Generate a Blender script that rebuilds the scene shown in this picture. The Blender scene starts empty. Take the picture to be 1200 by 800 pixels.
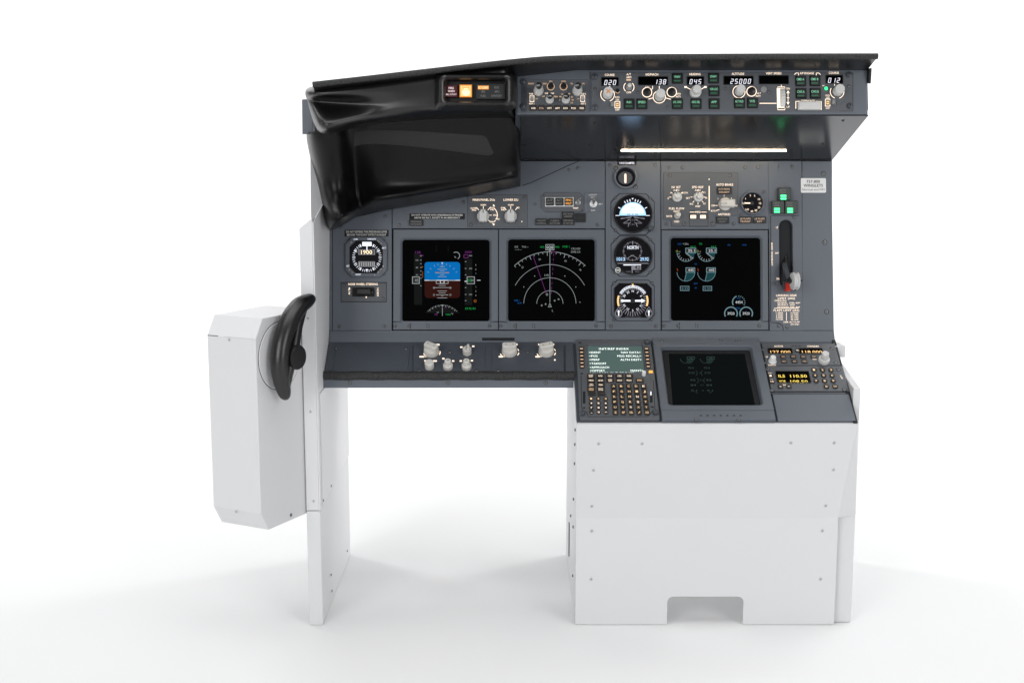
import bpy, bmesh, math, random
from mathutils import Vector, Matrix
random.seed(4)
R = math.radians
scene = bpy.context.scene
col = scene.collection

# ------------------------------------------------------------------ camera
H = 0.915                 # lens height above the floor
PITCH = 9.0               # degrees below the horizon
F = 1500.0                # focal length in pixels of the 1200 px wide photograph (45 mm)
cam_d = bpy.data.cameras.new('camera')
cam_d.lens = 45.0
cam_d.sensor_width = 36.0
cam_d.clip_start = 0.05
cam_d.clip_end = 100
cam = bpy.data.objects.new('camera', cam_d)
cam.location = (0, 0, H)
cam.rotation_euler = (R(90 - PITCH), 0, 0)
col.objects.link(cam)
scene.camera = cam

# ------------------------------------------------------------------ world and studio lamps
world = bpy.data.worlds.new('World')
scene.world = world
world.use_nodes = True
bg = world.node_tree.nodes['Background']
bg.inputs[0].default_value = (0.93, 0.96, 1.0, 1)
bg.inputs[1].default_value = 0.19

def area(name, loc, target, sx, sy, power, color=(1, 1, 1)):
    d = bpy.data.lights.new(name, 'AREA')
    d.shape = 'RECTANGLE'
    d.size = sx
    d.size_y = sy
    d.energy = power
    d.color = color
    o = bpy.data.objects.new(name, d)
    o.location = loc
    o.rotation_euler = (Vector(target) - Vector(loc)).to_track_quat('-Z', 'Y').to_euler()
    col.objects.link(o)
    return o
area('overhead_softbox', (0.1, 1.8, 3.5), (0.1, 2.4, 0), 4.0, 2.4, 74)
area('front_left_softbox', (-1.9, -1.1, 1.6), (0.1, 2.5, 0.75), 1.6, 2.2, 56)
area('front_right_softbox', (2.3, -0.9, 1.6), (0.2, 2.5, 0.75), 1.6, 2.2, 48)
area('right_softbox', (3.5, 3.9, 1.3), (-0.2, 2.6, 0.5), 1.4, 2.2, 36)
area('left_softbox', (-3.4, 2.2, 1.6), (-0.2, 2.5, 0.7), 1.4, 2.2, 12)
area('backdrop_lamp', (-2.6, 4.4, 3.6), (-1.5, 7.0, 1.6), 2.4, 1.0, 112)
area('backdrop_lamp', (2.6, 4.4, 3.6), (1.5, 7.0, 1.6), 2.4, 1.0, 112)

scene.view_settings.view_transform = 'Standard'
scene.view_settings.look = 'None'
scene.view_settings.exposure = 0
scene.view_settings.gamma = 1

# ------------------------------------------------------------------ materials
MATS = {}
def nodes_of(name):
    m = bpy.data.materials.new(name)
    m.use_nodes = True
    MATS[name] = m
    return m, m.node_tree.nodes, m.node_tree.links, m.node_tree.nodes['Principled BSDF']

def paint(name, c, rough=0.45, spec=0.5, metal=0.0, var=0.08, vscale=14, bump=0.02, bscale=900, coat=0.0, rvar=0.08):
    """painted / moulded surface: slow tone drift, fine grain in bump and gloss"""
    m, n, l, b = nodes_of(name)
    tc = n.new('ShaderNodeTexCoord')
    n1 = n.new('ShaderNodeTexNoise'); n1.inputs['Scale'].default_value = vscale; n1.inputs['Detail'].default_value = 6
    l.new(tc.outputs['Object'], n1.inputs['Vector'])
    mr = n.new('ShaderNodeMapRange')
    mr.inputs['To Min'].default_value = 1 - var; mr.inputs['To Max'].default_value = 1 + var
    l.new(n1.outputs['Fac'], mr.inputs['Value'])
    mx = n.new('ShaderNodeVectorMath'); mx.operation = 'SCALE'
    mx.inputs[0].default_value = c[:3]
    l.new(mr.outputs[0], mx.inputs['Scale'])
    l.new(mx.outputs[0], b.inputs['Base Color'])
    r2 = n.new('ShaderNodeMapRange')
    r2.inputs['To Min'].default_value = max(0.02, rough - rvar); r2.inputs['To Max'].default_value = rough + rvar
    l.new(n1.outputs['Fac'], r2.inputs['Value'])
    l.new(r2.outputs[0], b.inputs['Roughness'])
    b.inputs['Specular IOR Level'].default_value = spec
    b.inputs['Metallic'].default_value = metal
    b.inputs['Coat Weight'].default_value = coat
    if bump > 0:
        n2 = n.new('ShaderNodeTexNoise'); n2.inputs['Scale'].default_value = bscale; n2.inputs['Detail'].default_value = 2
        l.new(tc.outputs['Object'], n2.inputs['Vector'])
        bp = n.new('ShaderNodeBump'); bp.inputs['Strength'].default_value = bump * 10; bp.inputs['Distance'].default_value = 0.0004
        l.new(n2.outputs['Fac'], bp.inputs['Height'])
        l.new(bp.outputs[0], b.inputs['Normal'])
    return m

def glow(name, c, s, base=(0.01, 0.01, 0.01), rough=0.3):
    m, n, l, b = nodes_of(name)
    b.inputs['Base Color'].default_value = (*base, 1)
    b.inputs['Roughness'].default_value = rough
    if name.startswith(('scr_', 'low_', 'face_', 'cdu_')):
        b.inputs['Base Color'].default_value = (0.001, 0.001, 0.001, 1)
        b.inputs['Specular IOR Level'].default_value = 0.0 if name.startswith('low_') else 0.04
    b.inputs['Emission Color'].default_value = (*c, 1)
    b.inputs['Emission Strength'].default_value = s
    return m

paint('panel_grey', (0.107, 0.122, 0.145), 0.42, 0.45, var=0.07, bump=0.018)
paint('panel_grey_plate', (0.090, 0.097, 0.108), 0.40, 0.45, var=0.07, bump=0.018)
paint('under_grey', (0.055, 0.057, 0.063), 0.18, 0.5, metal=0.8, var=0.02, vscale=3, bump=0, rvar=0.001)
paint('shelf_grey', (0.064, 0.073, 0.088), 0.40, 0.4, var=0.08, bump=0.018)
paint('gap_dark', (0.010, 0.011, 0.013), 0.6, 0.3, bump=0)
paint('black_plastic_low', (0.0040, 0.0040, 0.0043), 0.31, 0.20, var=0.10, bump=0.05, bscale=620, rvar=0.04)
paint('black_plastic', (0.0040, 0.0040, 0.0043), 0.32, 0.62, var=0.10, bump=0.05, bscale=620, rvar=0.04)
paint('black_satin', (0.007, 0.007, 0.008), 0.30, 0.5, bump=0.004)
paint('black_matt', (0.010, 0.010, 0.011), 0.55, 0.35, bump=0.01)
paint('reflection_grey', (0.030, 0.030, 0.031), 0.75, 0.2, bump=0.03, bscale=1400)  # floor reflection on the cowl, put into the colour as a lighter grey
paint('white_metal', (0.68, 0.683, 0.693), 0.40, 0.4, var=0.012, vscale=6, bump=0.004, bscale=500)
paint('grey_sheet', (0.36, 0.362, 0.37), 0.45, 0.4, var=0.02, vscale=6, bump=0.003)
paint('white_metal_inner', (0.75, 0.75, 0.76), 0.5, 0.4, var=0.015, vscale=6, bump=0.003)
paint('cyc_white', (0.81, 0.81, 0.81), 0.75, 0.2, var=0.010, vscale=1.3, bump=0.002, bscale=200)
paint('knob_grey', (0.60, 0.60, 0.585), 0.42, 0.4, var=0.05, vscale=60, bump=0.015)
paint('knob_pale', (0.62, 0.60, 0.56), 0.40, 0.4, var=0.05, vscale=60, bump=0.012)
paint('knob_mid', (0.24, 0.24, 0.24), 0.45, 0.4, var=0.05, bump=0.01)
paint('screw_steel', (0.22, 0.22, 0.225), 0.35, 0.5, metal=0.6, bump=0.01)
paint('screw_pale', (0.60, 0.60, 0.61), 0.35, 0.5, metal=0.25, bump=0.0)
paint('key_dark', (0.022, 0.019, 0.017), 0.40, 0.5, bump=0.01)
paint('tile_dark', (0.016, 0.017, 0.018), 0.35, 0.5, bump=0.005)
paint('gear_tile', (0.045, 0.055, 0.052), 0.40, 0.4, bump=0.01)
paint('ink_pale', (0.78, 0.78, 0.74), 0.6, 0.2, bump=0)
paint('ink_grey', (0.24, 0.24, 0.23), 0.6, 0.2, bump=0)
paint('ink_dark', (0.09, 0.09, 0.095), 0.6, 0.2, bump=0)
paint('ink_black', (0.02, 0.02, 0.02), 0.6, 0.2, bump=0)
paint('placard_white', (0.78, 0.78, 0.78), 0.5, 0.3, bump=0)
paint('red_paint', (0.62, 0.03, 0.015), 0.4, 0.4, bump=0.01)
paint('orange_mark', (0.75, 0.26, 0.03), 0.5, 0.3, bump=0)
paint('dark_red_lens', (0.055, 0.006, 0.010), 0.3, 0.5, bump=0)
paint('bezel_dark', (0.050, 0.057, 0.069), 0.38, 0.5, bump=0.01)

m, n, l, b = nodes_of('screen_glass')
b.inputs['Base Color'].default_value = (0.0015, 0.0016, 0.0018, 1)
b.inputs['Roughness'].default_value = 0.10
b.inputs['Specular IOR Level'].default_value = 0.05
m, n, l, b = nodes_of('clear_acrylic')
b.inputs['Base Color'].default_value = (0.82, 0.83, 0.82, 1)
b.inputs['Roughness'].default_value = 0.2
b.inputs['Transmission Weight'].default_value = 0.35
b.inputs['IOR'].default_value = 1.45

# knurled rubber edge trim
m, n, l, b = nodes_of('ribbed_trim')
tc = n.new('ShaderNodeTexCoord')
vo = n.new('ShaderNodeTexVoronoi'); vo.inputs['Scale'].default_value = 420
mp = n.new('ShaderNodeMapping'); mp.inputs['Scale'].default_value = (1.0, 0.55, 0.55)
l.new(tc.outputs['Object'], mp.inputs['Vector']); l.new(mp.outputs[0], vo.inputs['Vector'])
rp = n.new('ShaderNodeMapRange'); rp.inputs['To Min'].default_value = 0.030; rp.inputs['To Max'].default_value = 0.008
l.new(vo.outputs['Distance'], rp.inputs['Value'])
cb = n.new('ShaderNodeCombineColor')
for k in range(3):
    l.new(rp.outputs[0], cb.inputs[k])
l.new(cb.outputs[0], b.inputs['Base Color'])
b.inputs['Roughness'].default_value = 0.6
bp = n.new('ShaderNodeBump'); bp.inputs['Strength'].default_value = 0.9; bp.inputs['Distance'].default_value = 0.0015; bp.invert = True
l.new(vo.outputs['Distance'], bp.inputs['Height']); l.new(bp.outputs[0], b.inputs['Normal'])

WARM = (1.0, 0.80, 0.62)
glow('lit_warm', WARM, 1.7)
glow('lit_warm_dim', (1.0, 0.66, 0.42), 0.85)
glow('lit_amber_key', (1.0, 0.66, 0.36), 1.35)
glow('lit_white', (0.90, 0.90, 1.0), 1.2)
glow('lit_amber', (1.0, 0.42, 0.06), 1.6)
glow('lit_amber_hot', (1.0, 0.60, 0.22), 1.35)
glow('lit_amber_edge', (1.0, 0.34, 0.05), 1.0)
glow('lit_amber_core', (1.0, .82, .5), 1.5)
glow('lit_yellow', (1.0, 0.72, 0.10), 1.3)
glow('lit_green', (0.02, 0.75, 0.17), 3.6)
glow('lit_green_text', (0.30, 0.85, 0.52), 0.85)
glow('lit_green_dim', (0.06, 0.34, 0.17), 0.30)
glow('lit_pink', (1.0, 0.78, 0.80), 1.1)
glow('led_strip', (1.0, 0.82, 0.57), 36.0)
glow('scr_sky', (0.0, 0.185, 0.58), 0.80)
glow('scr_ground', (0.085, 0.016, 0.010), 0.33)
glow('scr_white', (0.72, 0.80, 0.80), 0.42)
glow('scr_white_hot', (0.85, 0.9, 0.92), 0.8)
glow('scr_grey', (0.20, 0.22, 0.22), 0.03)
glow('scr_magenta', (0.55, 0.10, 0.60), 0.28)
glow('scr_green', (0.02, 0.60, 0.12), 0.6)
glow('scr_amber', (0.75, 0.22, 0.03), 0.45)
glow('scr_blue', (0.02, 0.22, 0.75), 0.45)
glow('scr_teal', (0.02, 0.13, 0.15), 0.4)
glow('scr_cyan', (0.36, 0.62, 0.70), 0.42)
glow('scr_red', (0.6, 0.08, 0.02), 0.5)
glow('cdu_screen', (0.085, 0.135, 0.125), 1.0)
glow('cdu_text', (0.90, 1.0, 0.95), 1.8)
glow('low_text', (0.14, 0.24, 0.22), 0.30)
glow('low_teal', (0.05, 0.10, 0.095), 0.30)
glow('low_screen', (0.012, 0.016, 0.016), 0.35, rough=0.15)
glow('face_white', (0.86, 0.90, 1.0), 1.35)
glow('face_horizon', (0.42, 0.66, 1.0), 2.6)
glow('face_sky', (0.36, 0.64, 0.95), 1.5)
glow('face_dim', (0.30, 0.31, 0.36), 0.25, base=(0.02, 0.02, 0.024))
glow('face_dark', (0.012, 0.011, 0.014), 0.6)
glow('face_sil', (0.55, 0.54, 0.60), 0.45)

# ------------------------------------------------------------------ geometry helpers
EYE = Vector((0, 0, H))
FW = Vector((0, math.cos(R(PITCH)), -math.sin(R(PITCH))))
UP = Vector((0, math.sin(R(PITCH)), math.cos(R(PITCH))))
RT = Vector((1, 0, 0))
def ray(px, py):
    return RT * ((px - 600) / F) + FW + UP * ((400 - py) / F)
def W(px, py, d):
    """world point measured in the photograph at distance d along the view axis"""
    return EYE + ray(px, py) * d
def WY(px, py, y):
    r = ray(px, py)
    return EYE + r * (y / r.y)

class Plane:
    def __init__(s, O, U, V):
        s.O = Vector(O); s.U = Vector(U).normalized(); s.V = Vector(V).normalized()
        s.N = s.U.cross(s.V).normalized()
        m = Matrix.Identity(4)
        for i in range(3):
            m[i][0], m[i][1], m[i][2], m[i][3] = s.U[i], s.V[i], s.N[i], s.O[i]
        s.M = m
    def at(s, px, py, h=0.0):
        r = ray(px, py)
        t = ((s.O + s.N * h) - EYE).dot(s.N) / r.dot(s.N)
        q = EYE + r * t - s.O
        return q.dot(s.U), q.dot(s.V)
    def box(s, cx, cy, w, h, z=0.0):
        """size of a pixel box on this plane: centre u, v and width, height in metres"""
        a = s.at(cx - w / 2, cy, z); b = s.at(cx + w / 2, cy, z)
        c = s.at(cx, cy - h / 2, z); d = s.at(cx, cy + h / 2, z)
        u, v = s.at(cx, cy, z)
        return u, v, abs(b[0] - a[0]), abs(c[1] - d[1])
    def k(s, px, py):
        return s.box(px, py, 1, 1)[2]
def yz(b, t):
    return Plane((0, b[0], H + b[1]), (1, 0, 0), (0, t[0] - b[0], t[1] - b[1]))

PANEL = yz((2.492, -0.373), (2.555, -0.041))
MCP = yz((2.309, 0.041), (2.329, 0.120))
UNDER = yz((2.555, -0.041), (2.309, 0.041))
PED = yz((2.298, -0.5145), (2.480, -0.393))
FLOW = yz((2.325, -0.915), (2.325, -0.703))
FUPP = yz((2.325, -0.703), (2.295, -0.5165))
WORLD = Plane((0, 0, 0), (1, 0, 0), (0, 1, 0))

def rrect(cx, cy, w, h, r, n=4):
    r = max(1e-5, min(r, w / 2 - 1e-6, h / 2 - 1e-6))
    out = []
    for (sx, sy, a0) in ((1, 1, 0), (-1, 1, 90), (-1, -1, 180), (1, -1, 270)):
        for i in range(n + 1):
            a = R(a0 + 90 * i / n)
            out.append((cx + sx * (w / 2 - r) + r * math.cos(a), cy + sy * (h / 2 - r) + r * math.sin(a)))
    return out
def circ(cx, cy, r, n=28):
    return [(cx + r * math.cos(2 * math.pi * i / n), cy + r * math.sin(2 * math.pi * i / n)) for i in range(n)]
def octo(cx, cy, w, h, c):
    a, b = w / 2, h / 2
    return [(cx + a, cy - b + c), (cx + a, cy + b - c), (cx + a - c, cy + b), (cx - a + c, cy + b),
            (cx - a, cy + b - c), (cx - a, cy - b + c), (cx - a + c, cy - b), (cx + a - c, cy - b)]
def inset(poly, d):
    n = len(poly)
    area2 = sum(poly[i][0] * poly[(i + 1) % n][1] - poly[(i + 1) % n][0] * poly[i][1] for i in range(n))
    sg = 1 if area2 > 0 else -1
    out = []
    for i in range(n):
        p0, p1, p2 = Vector(poly[i - 1]), Vector(poly[i]), Vector(poly[(i + 1) % n])
        e1 = (p1 - p0).normalized(); e2 = (p2 - p1).normalized()
        n1 = Vector((-e1.y, e1.x)) * sg; n2 = Vector((-e2.y, e2.x)) * sg
        mm = n1 + n2
        if mm.length < 1e-6:
            mm = n1
        mm.normalize()
        out.append(tuple(p1 + mm * (d / max(0.35, mm.dot(n1)))))
    return out

FONT_CACHE = {}
def glyphs(s, bold):
    key = (s, bold)
    if key in FONT_CACHE:
        return FONT_CACHE[key]
    c = bpy.data.curves.new('lettering', 'FONT')
    c.body = s
    c.align_x = 'LEFT'
    c.resolution_u = 2
    c.offset = bold
    o = bpy.data.objects.new('lettering', c)
    col.objects.link(o)
    dg = bpy.context.evaluated_depsgraph_get()
    me = bpy.data.meshes.new_from_object(o.evaluated_get(dg))
    vs = [(v.co.x, v.co.y) for v in me.vertices]
    fs = [tuple(p.vertices) for p in me.polygons]
    bpy.data.objects.remove(o); bpy.data.curves.remove(c); bpy.data.meshes.remove(me)
    if vs:
        x0 = min(v[0] for v in vs); x1 = max(v[0] for v in vs)
    else:
        x0 = x1 = 0
    FONT_CACHE[key] = (vs, fs, x0, x1)
    return FONT_CACHE[key]
CAP = 0.70    # cap height of the built-in face at size 1

class MB:
    """collects faces in the coordinates of a plane; build() links them as one mesh object"""
    def __init__(s, plane=WORLD):
        s.P = plane; s.v = []; s.f = []; s.m = []; s.mats = []
    def mi(s, name):
        if name not in s.mats:
            s.mats.append(name)
        return s.mats.index(name)
    def face(s, pts, mat):
        b = len(s.v)
        s.v.extend(pts); s.f.append(tuple(range(b, b + len(pts)))); s.m.append(s.mi(mat))
    def stack(s, loops, mat, cap0=False, cap1=True, matcap=None, closed=True):
        """loops: [(2D loop, z)], all with the same number of points"""
        b = len(s.v); n = len(loops[0][0]); k = s.mi(mat)
        for lp, z in loops:
            s.v.extend((p[0], p[1], z) for p in lp)
        for j in range(len(loops) - 1):
            for i in range(n if closed else n - 1):
                i2 = (i + 1) % n
                s.f.append((b + j * n + i, b + j * n + i2, b + (j + 1) * n + i2, b + (j + 1) * n + i)); s.m.append(k)
        if cap0:
            s.f.append(tuple(reversed(range(b, b + n)))); s.m.append(k)
        if cap1:
            s.f.append(tuple(range(b + (len(loops) - 1) * n, b + len(loops) * n))); s.m.append(s.mi(matcap) if matcap else k)
    def loft(s, loops3, mat, cap0=True, cap1=True, closed=True):
        b = len(s.v); n = len(loops3[0]); k = s.mi(mat)
        for lp in loops3:
            s.v.extend(tuple(p) for p in lp)
        for j in range(len(loops3) - 1):
            for i in range(n if closed else n - 1):
                i2 = (i + 1) % n
                s.f.append((b + j * n + i, b + j * n + i2, b + (j + 1) * n + i2, b + (j + 1) * n + i)); s.m.append(k)
        if cap0:
            s.f.append(tuple(reversed(range(b, b + n)))); s.m.append(k)
        if cap1:
            s.f.append(tuple(range(b + (len(loops3) - 1) * n, b + len(loops3) * n))); s.m.append(k)
    def slab(s, poly, z0, z1, mat, bev=0.0006):
        if bev > 0:
            s.stack([(poly, z0), (poly, z1 - bev), (inset(poly, bev), z1)], mat, cap0=True)
        else:
            s.stack([(poly, z0), (poly, z1)], mat, cap0=True)
    def rbox(s, u, v, w, h, z0, z1, mat, r=0.0006, bev=0.0006, matcap=None):
        s.stack([(rrect(u, v, w, h, r, 3), z0), (rrect(u, v, w, h, r, 3), z1 - bev),
                 (rrect(u, v, w - 2 * bev, h - 2 * bev, r, 3), z1)], mat, matcap=matcap)
    def lathe(s, u, v, prof, mat, n=28, cap1=True, matcap=None, flute=0.0, teeth=0):
        loops = []
        for r, z in prof:
            lp = []
            for i in range(n):
                a = 2 * math.pi * i / n
                rr = r * (1 - flute * (0.5 + 0.5 * math.cos(a * teeth))) if teeth else r
                lp.append((u + rr * math.cos(a), v + rr * math.sin(a)))
            loops.append((lp, z))
        s.stack(loops, mat, cap1=cap1, matcap=matcap)
    def prism_x(s, prof, x0, x1, mat, bev=0.0):
        """world-space profile [(Y, Z)] extruded along X"""
        if bev:
            ip = inset(prof, bev)
            s.loft([[(x0, *p) for p in ip], [(x0 + bev, *p) for p in prof], [(x1 - bev, *p) for p in prof], [(x1, *p) for p in ip]], mat)
        else:
            s.loft([[(x0, *p) for p in prof], [(x1, *p) for p in prof]], mat)
    def tube(s, pts, radii, mat, n=14):
        loops = []
        for i, p in enumerate(pts):
            t = (pts[min(i + 1, len(pts) - 1)] - pts[max(i - 1, 0)]).normalized()
            ref = Vector((0, 0, 1)) if abs(t.z) < 0.9 else Vector((0, 1, 0))
            if i == 0:
                a = t.cross(ref).normalized()
            else:
                a = (pa - t * pa.dot(t)).normalized()
            pa = a
            c = t.cross(a)
            r = radii[i] if isinstance(radii[i], tuple) else (radii[i], radii[i])
            loops.append([p + a * (r[0] * math.cos(2 * math.pi * k / n)) + c * (r[1] * math.sin(2 * math.pi * k / n)) for k in range(n)])
        s.loft(loops, mat)
    # ---- marks measured in photograph pixels, laid on the plane at height z
    def px(s, x, y, z):
        u, v = s.P.at(x, y, z)
        return (u, v, z)
    def rect(s, x0, y0, x1, y1, mat, z):
        s.face([s.px(x0, y1, z), s.px(x1, y1, z), s.px(x1, y0, z), s.px(x0, y0, z)], mat)
    def poly(s, pts, mat, z):
        s.face([s.px(x, y, z) for x, y in pts], mat)
    def line(s, pts, w, mat, z, closed=False):
        P = [Vector(s.px(x, y, z)[:2]) for x, y in pts]
        hw = w * s.P.k(*pts[0]) / 2
        n = len(P); L = []; Rr = []
        for i in range(n):
            if closed:
                a, c = P[i - 1], P[(i + 1) % n]
            else:
                a, c = P[max(i - 1, 0)], P[min(i + 1, n - 1)]
            t = (c - a)
            if t.length < 1e-9:
                t = Vector((1, 0))
            t.normalize()
            nn = Vector((-t.y, t.x)) * hw
            L.append((*(P[i] + nn), z)); Rr.append((*(P[i] - nn), z))
        for i in range(n if closed else n - 1):
            j = (i + 1) % n
            s.face([Rr[i], Rr[j], L[j], L[i]], mat)
    def arc(s, cx, cy, r, a0, a1, w, mat, z, n=24, ry=None):
        ry = ry or r
        s.line([(cx + r * math.cos(R(a0 + (a1 - a0) * i / n)), cy - ry * math.sin(R(a0 + (a1 - a0) * i / n))) for i in range(n + 1)], w, mat, z)
    def ring(s, cx, cy, r, w, mat, z, n=28, ry=None):
        ry = ry or r
        s.line([(cx + r * math.cos(2 * math.pi * i / n), cy - ry * math.sin(2 * math.pi * i / n)) for i in range(n)], w, mat, z, closed=True)
    def frame(s, x0, y0, x1, y1, w, mat, z):
        h = w / 2
        s.rect(x0 - h, y0 - h, x1 + h, y0 + h, mat, z); s.rect(x0 - h, y1 - h, x1 + h, y1 + h, mat, z)
        s.rect(x0 - h, y0 + h, x0 + h, y1 - h, mat, z); s.rect(x1 - h, y0 + h, x1 + h, y1 - h, mat, z)
    def disc(s, cx, cy, r, mat, z, n=20, ry=None):
        ry = ry or r
        s.poly([(cx + r * math.cos(2 * math.pi * i / n), cy - ry * math.sin(2 * math.pi * i / n)) for i in range(n)], mat, z)
    def ticks(s, cx, cy, r0, r1, angs, w, mat, z):
        for a in angs:
            c, q = math.cos(R(a)), math.sin(R(a))
            s.line([(cx + r0 * c, cy - r0 * q), (cx + r1 * c, cy - r1 * q)], w, mat, z)
    def text(s, body, x, y, h, mat, z, w=None, rot=0, bold=0.012, align='c'):
        bold = 0.0 if bold <= 0.026 else 0.012
        vs, fs, x0, x1 = glyphs(body, bold)
        if not fs:
            return
        u, v, ku, kv = s.P.box(x, y, 10, 10, z)
        ku /= 10; kv /= 10
        sy = h / CAP                               # pixels per font unit
        sx = sy if w is None else w / (x1 - x0)
        mid = {'c': (x0 + x1) / 2, 'l': x0, 'r': x1}[align]
        b = len(s.v); k = s.mi(mat)
        cr, sr = math.cos(R(rot)), math.sin(R(rot))
        for gx, gy in vs:
            ax = (gx - mid) * sx; ay = (gy - CAP / 2) * sy
            s.v.append((u + (ax * cr - ay * sr) * ku, v + (ax * sr + ay * cr) * kv, z))
        for f in fs:
            s.f.append(tuple(b + i for i in f)); s.m.append(k)
    SEG = {'0': 'abcdef', '1': 'bc', '2': 'abged', '3': 'abgcd', '4': 'fgbc', '5': 'afgcd', '6': 'afgedc', '7': 'abc', '8': 'abcdefg', '9': 'abcdfg', '.': 'p'}
    def seg(s, body, cx, cy, cw, h, mat, z, pitch=None, t=None, slant=0.12):
        """seven-segment digits"""
        pitch = pitch or cw * 1.45
        t = t or h * 0.16
        x = cx - pitch * (len(body) - 1) / 2
        for ch in body:
            def pt(a, b2):
                return (x + a * cw / 2 - b2 * h / 2 * slant * -1, cy - b2 * h / 2)
            S = {'a': ((-1, 1), (1, 1)), 'g': ((-1, 0), (1, 0)), 'd': ((-1, -1), (1, -1)), 'f': ((-1, 0), (-1, 1)),
                 'e': ((-1, -1), (-1, 0)), 'b': ((1, 0), (1, 1)), 'c': ((1, -1), (1, 0)), 'p': ((0, -1), (0.3, -1))}
            for q in s.SEG.get(ch, ''):
                a, c = S[q]
                s.line([pt(*a), pt(*c)], t, mat, z + {'a': 0, 'g': 0.00002, 'd': 0, 'f': 0.00004, 'e': 0.00006, 'b': 0.00004, 'c': 0.00006, 'p': 0}[q])
            x += pitch
    def build(s, name, parent=None, label=None, smooth=True, ang=32, sub=0, solid=0.0):
        xs = [p[0] for p in s.v]; ys = [p[1] for p in s.v]; zs = [p[2] for p in s.v]
        if s.P is WORLD:
            c = Vector(((min(xs) + max(xs)) / 2, (min(ys) + max(ys)) / 2, min(zs)))
        else:
            c = Vector(((min(xs) + max(xs)) / 2, (min(ys) + max(ys)) / 2, max(min(zs), -0.001)))
        me = bpy.data.meshes.new(name)
        me.from_pydata([tuple(Vector(p) - c) for p in s.v], [], s.f)
        for m in s.mats:
            me.materials.append(MATS[m])
        me.polygons.foreach_set('material_index', s.m)
        me.polygons.foreach_set('use_smooth', [smooth] * len(s.f))
        me.update()
        if smooth and not sub:
            me.set_sharp_from_angle(angle=R(ang))
        return place(name, me, s.P.M @ Matrix.Translation(c), parent, label, sub, solid)

WM = {}
def place(name, me, M, parent=None, label=None, sub=0, solid=0.0):
    o = bpy.data.objects.new(name, me)
    col.objects.link(o)
    WM[o] = M.copy()
    if parent is not None:
        o.parent = parent
        o.matrix_basis = WM[parent].inverted() @ M
    else:
        o.matrix_basis = M
    if label:
        o['label'] = label
    if sub:
        md = o.modifiers.new('smooth', 'SUBSURF'); md.levels = sub; md.render_levels = sub
    if solid:
        md = o.modifiers.new('wall', 'SOLIDIFY'); md.thickness = solid; md.offset = -1
    return o

SCREWS = {}
def screw(plane, px, py, parent, r=0.0027, kind='screw_steel', z=0.0):
    key = (round(r, 5), kind)
    if key not in SCREWS:
        b = MB(Plane((0, 0, 0), (1, 0, 0), (0, 1, 0)))
        if kind == 'screw_steel':
            b.lathe(0, 0, [(r * 1.32, -0.0003), (r * 1.30, 0.00018)], 'gap_dark', n=16)
        b.lathe(0, 0, [(r, -0.0004), (r, 0.0004), (r * 0.75, 0.0010), (r * 0.30, 0.0011)], kind, n=16)
        for a in (0, 90):
            c, q = math.cos(R(a + 30)), math.sin(R(a + 30))
            w, ln = r * 0.13, r * 0.68
            b.face([(c * ln - q * w, q * ln + c * w, 0.00118 + a * 1e-7), (-c * ln - q * w, -q * ln + c * w, 0.00118 + a * 1e-7),
                    (-c * ln + q * w, -q * ln - c * w, 0.00118 + a * 1e-7), (c * ln + q * w, q * ln - c * w, 0.00118 + a * 1e-7)], 'knob_mid' if kind == 'screw_pale' else 'gap_dark')
        me = bpy.data.meshes.new('screw')
        me.from_pydata(b.v, [], b.f)
        for m in b.mats:
            me.materials.append(MATS[m])
        me.polygons.foreach_set('material_index', b.m)
        me.polygons.foreach_set('use_smooth', [True] * len(b.f))
        me.set_sharp_from_angle(angle=R(30))
        SCREWS[key] = me
    u, v = plane.at(px, py, z)
    rot = Matrix.Rotation(random.uniform(0, 3.1), 4, 'Z')
    return place('screw', SCREWS[key], plane.M @ Matrix.Translation((u, v, z)) @ rot, parent)

# ------------------------------------------------------------------ setting: white studio sweep
b = MB()
prof = [(-3.5, 0.0)] + [(4.6 + 2.2 * math.sin(R(a)), 2.2 - 2.2 * math.cos(R(a))) for a in range(0, 91, 6)] + [(6.8, 5.5)]
b.loft([[(-9, *p) for p in prof], [(9, *p) for p in prof]], 'cyc_white', cap0=False, cap1=False, closed=False)
fl = b.build('floor')
fl['kind'] = 'structure'

# ------------------------------------------------------------------ the simulator: one thing, all bolted together
root = bpy.data.objects.new('cockpit_simulator', None)
root.empty_display_size = 0.2
root.location = (0.13, 2.45, 0)
col.objects.link(root)
root['label'] = 'cockpit simulator with lit instruments, black glareshield and white metal stand on white studio floor'
root['category'] = 'cockpit simulator'
WM[root] = Matrix.Translation((0.13, 2.45, 0))

def zz(p):
    return (p[0], H + p[1])

# ---- white stand: left side plate, its foot extension, right side plate, pedestal sheets
XL0, XL1 = -0.386, -0.360
JZ = -0.690
# thin upright sheet with a boxed flange outside it; the flange ends in a sloping cap
XM = -0.3622
z_out = W(349, 268, 2.312).z; z_in = W(365, 256, 2.312).z
def boxed(pts_xz, y0, y1, name, parent):
    b = MB()
    q = inset(pts_xz, 0.0010)
    b.loft([[(x, y0, z) for x, z in q], [(x, y0 + 0.001, z) for x, z in pts_xz], [(x, y1 - 0.001, z) for x, z in pts_xz], [(x, y1, z) for x, z in q]], 'white_metal')
    return b.build(name, parent)
left_plate = boxed([(XL0, H + JZ + 0.0006), (XM - 0.0002, H + JZ + 0.0006), (XM - 0.0002, z_in), (XL0, z_out)], 2.325, 2.745, 'side_panel', root)
b = MB()
prof = [zz(p) for p in ((2.3256, JZ + 0.0006), (2.3256, -0.150), (2.470, -0.120), (2.62, -0.12), (2.745, -0.30), (2.745, JZ + 0.0006))]
b.prism_x(prof, XM, XL1, 'white_metal_inner', 0.0005)
b.build('inner_sheet', left_plate)
b = MB()
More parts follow.
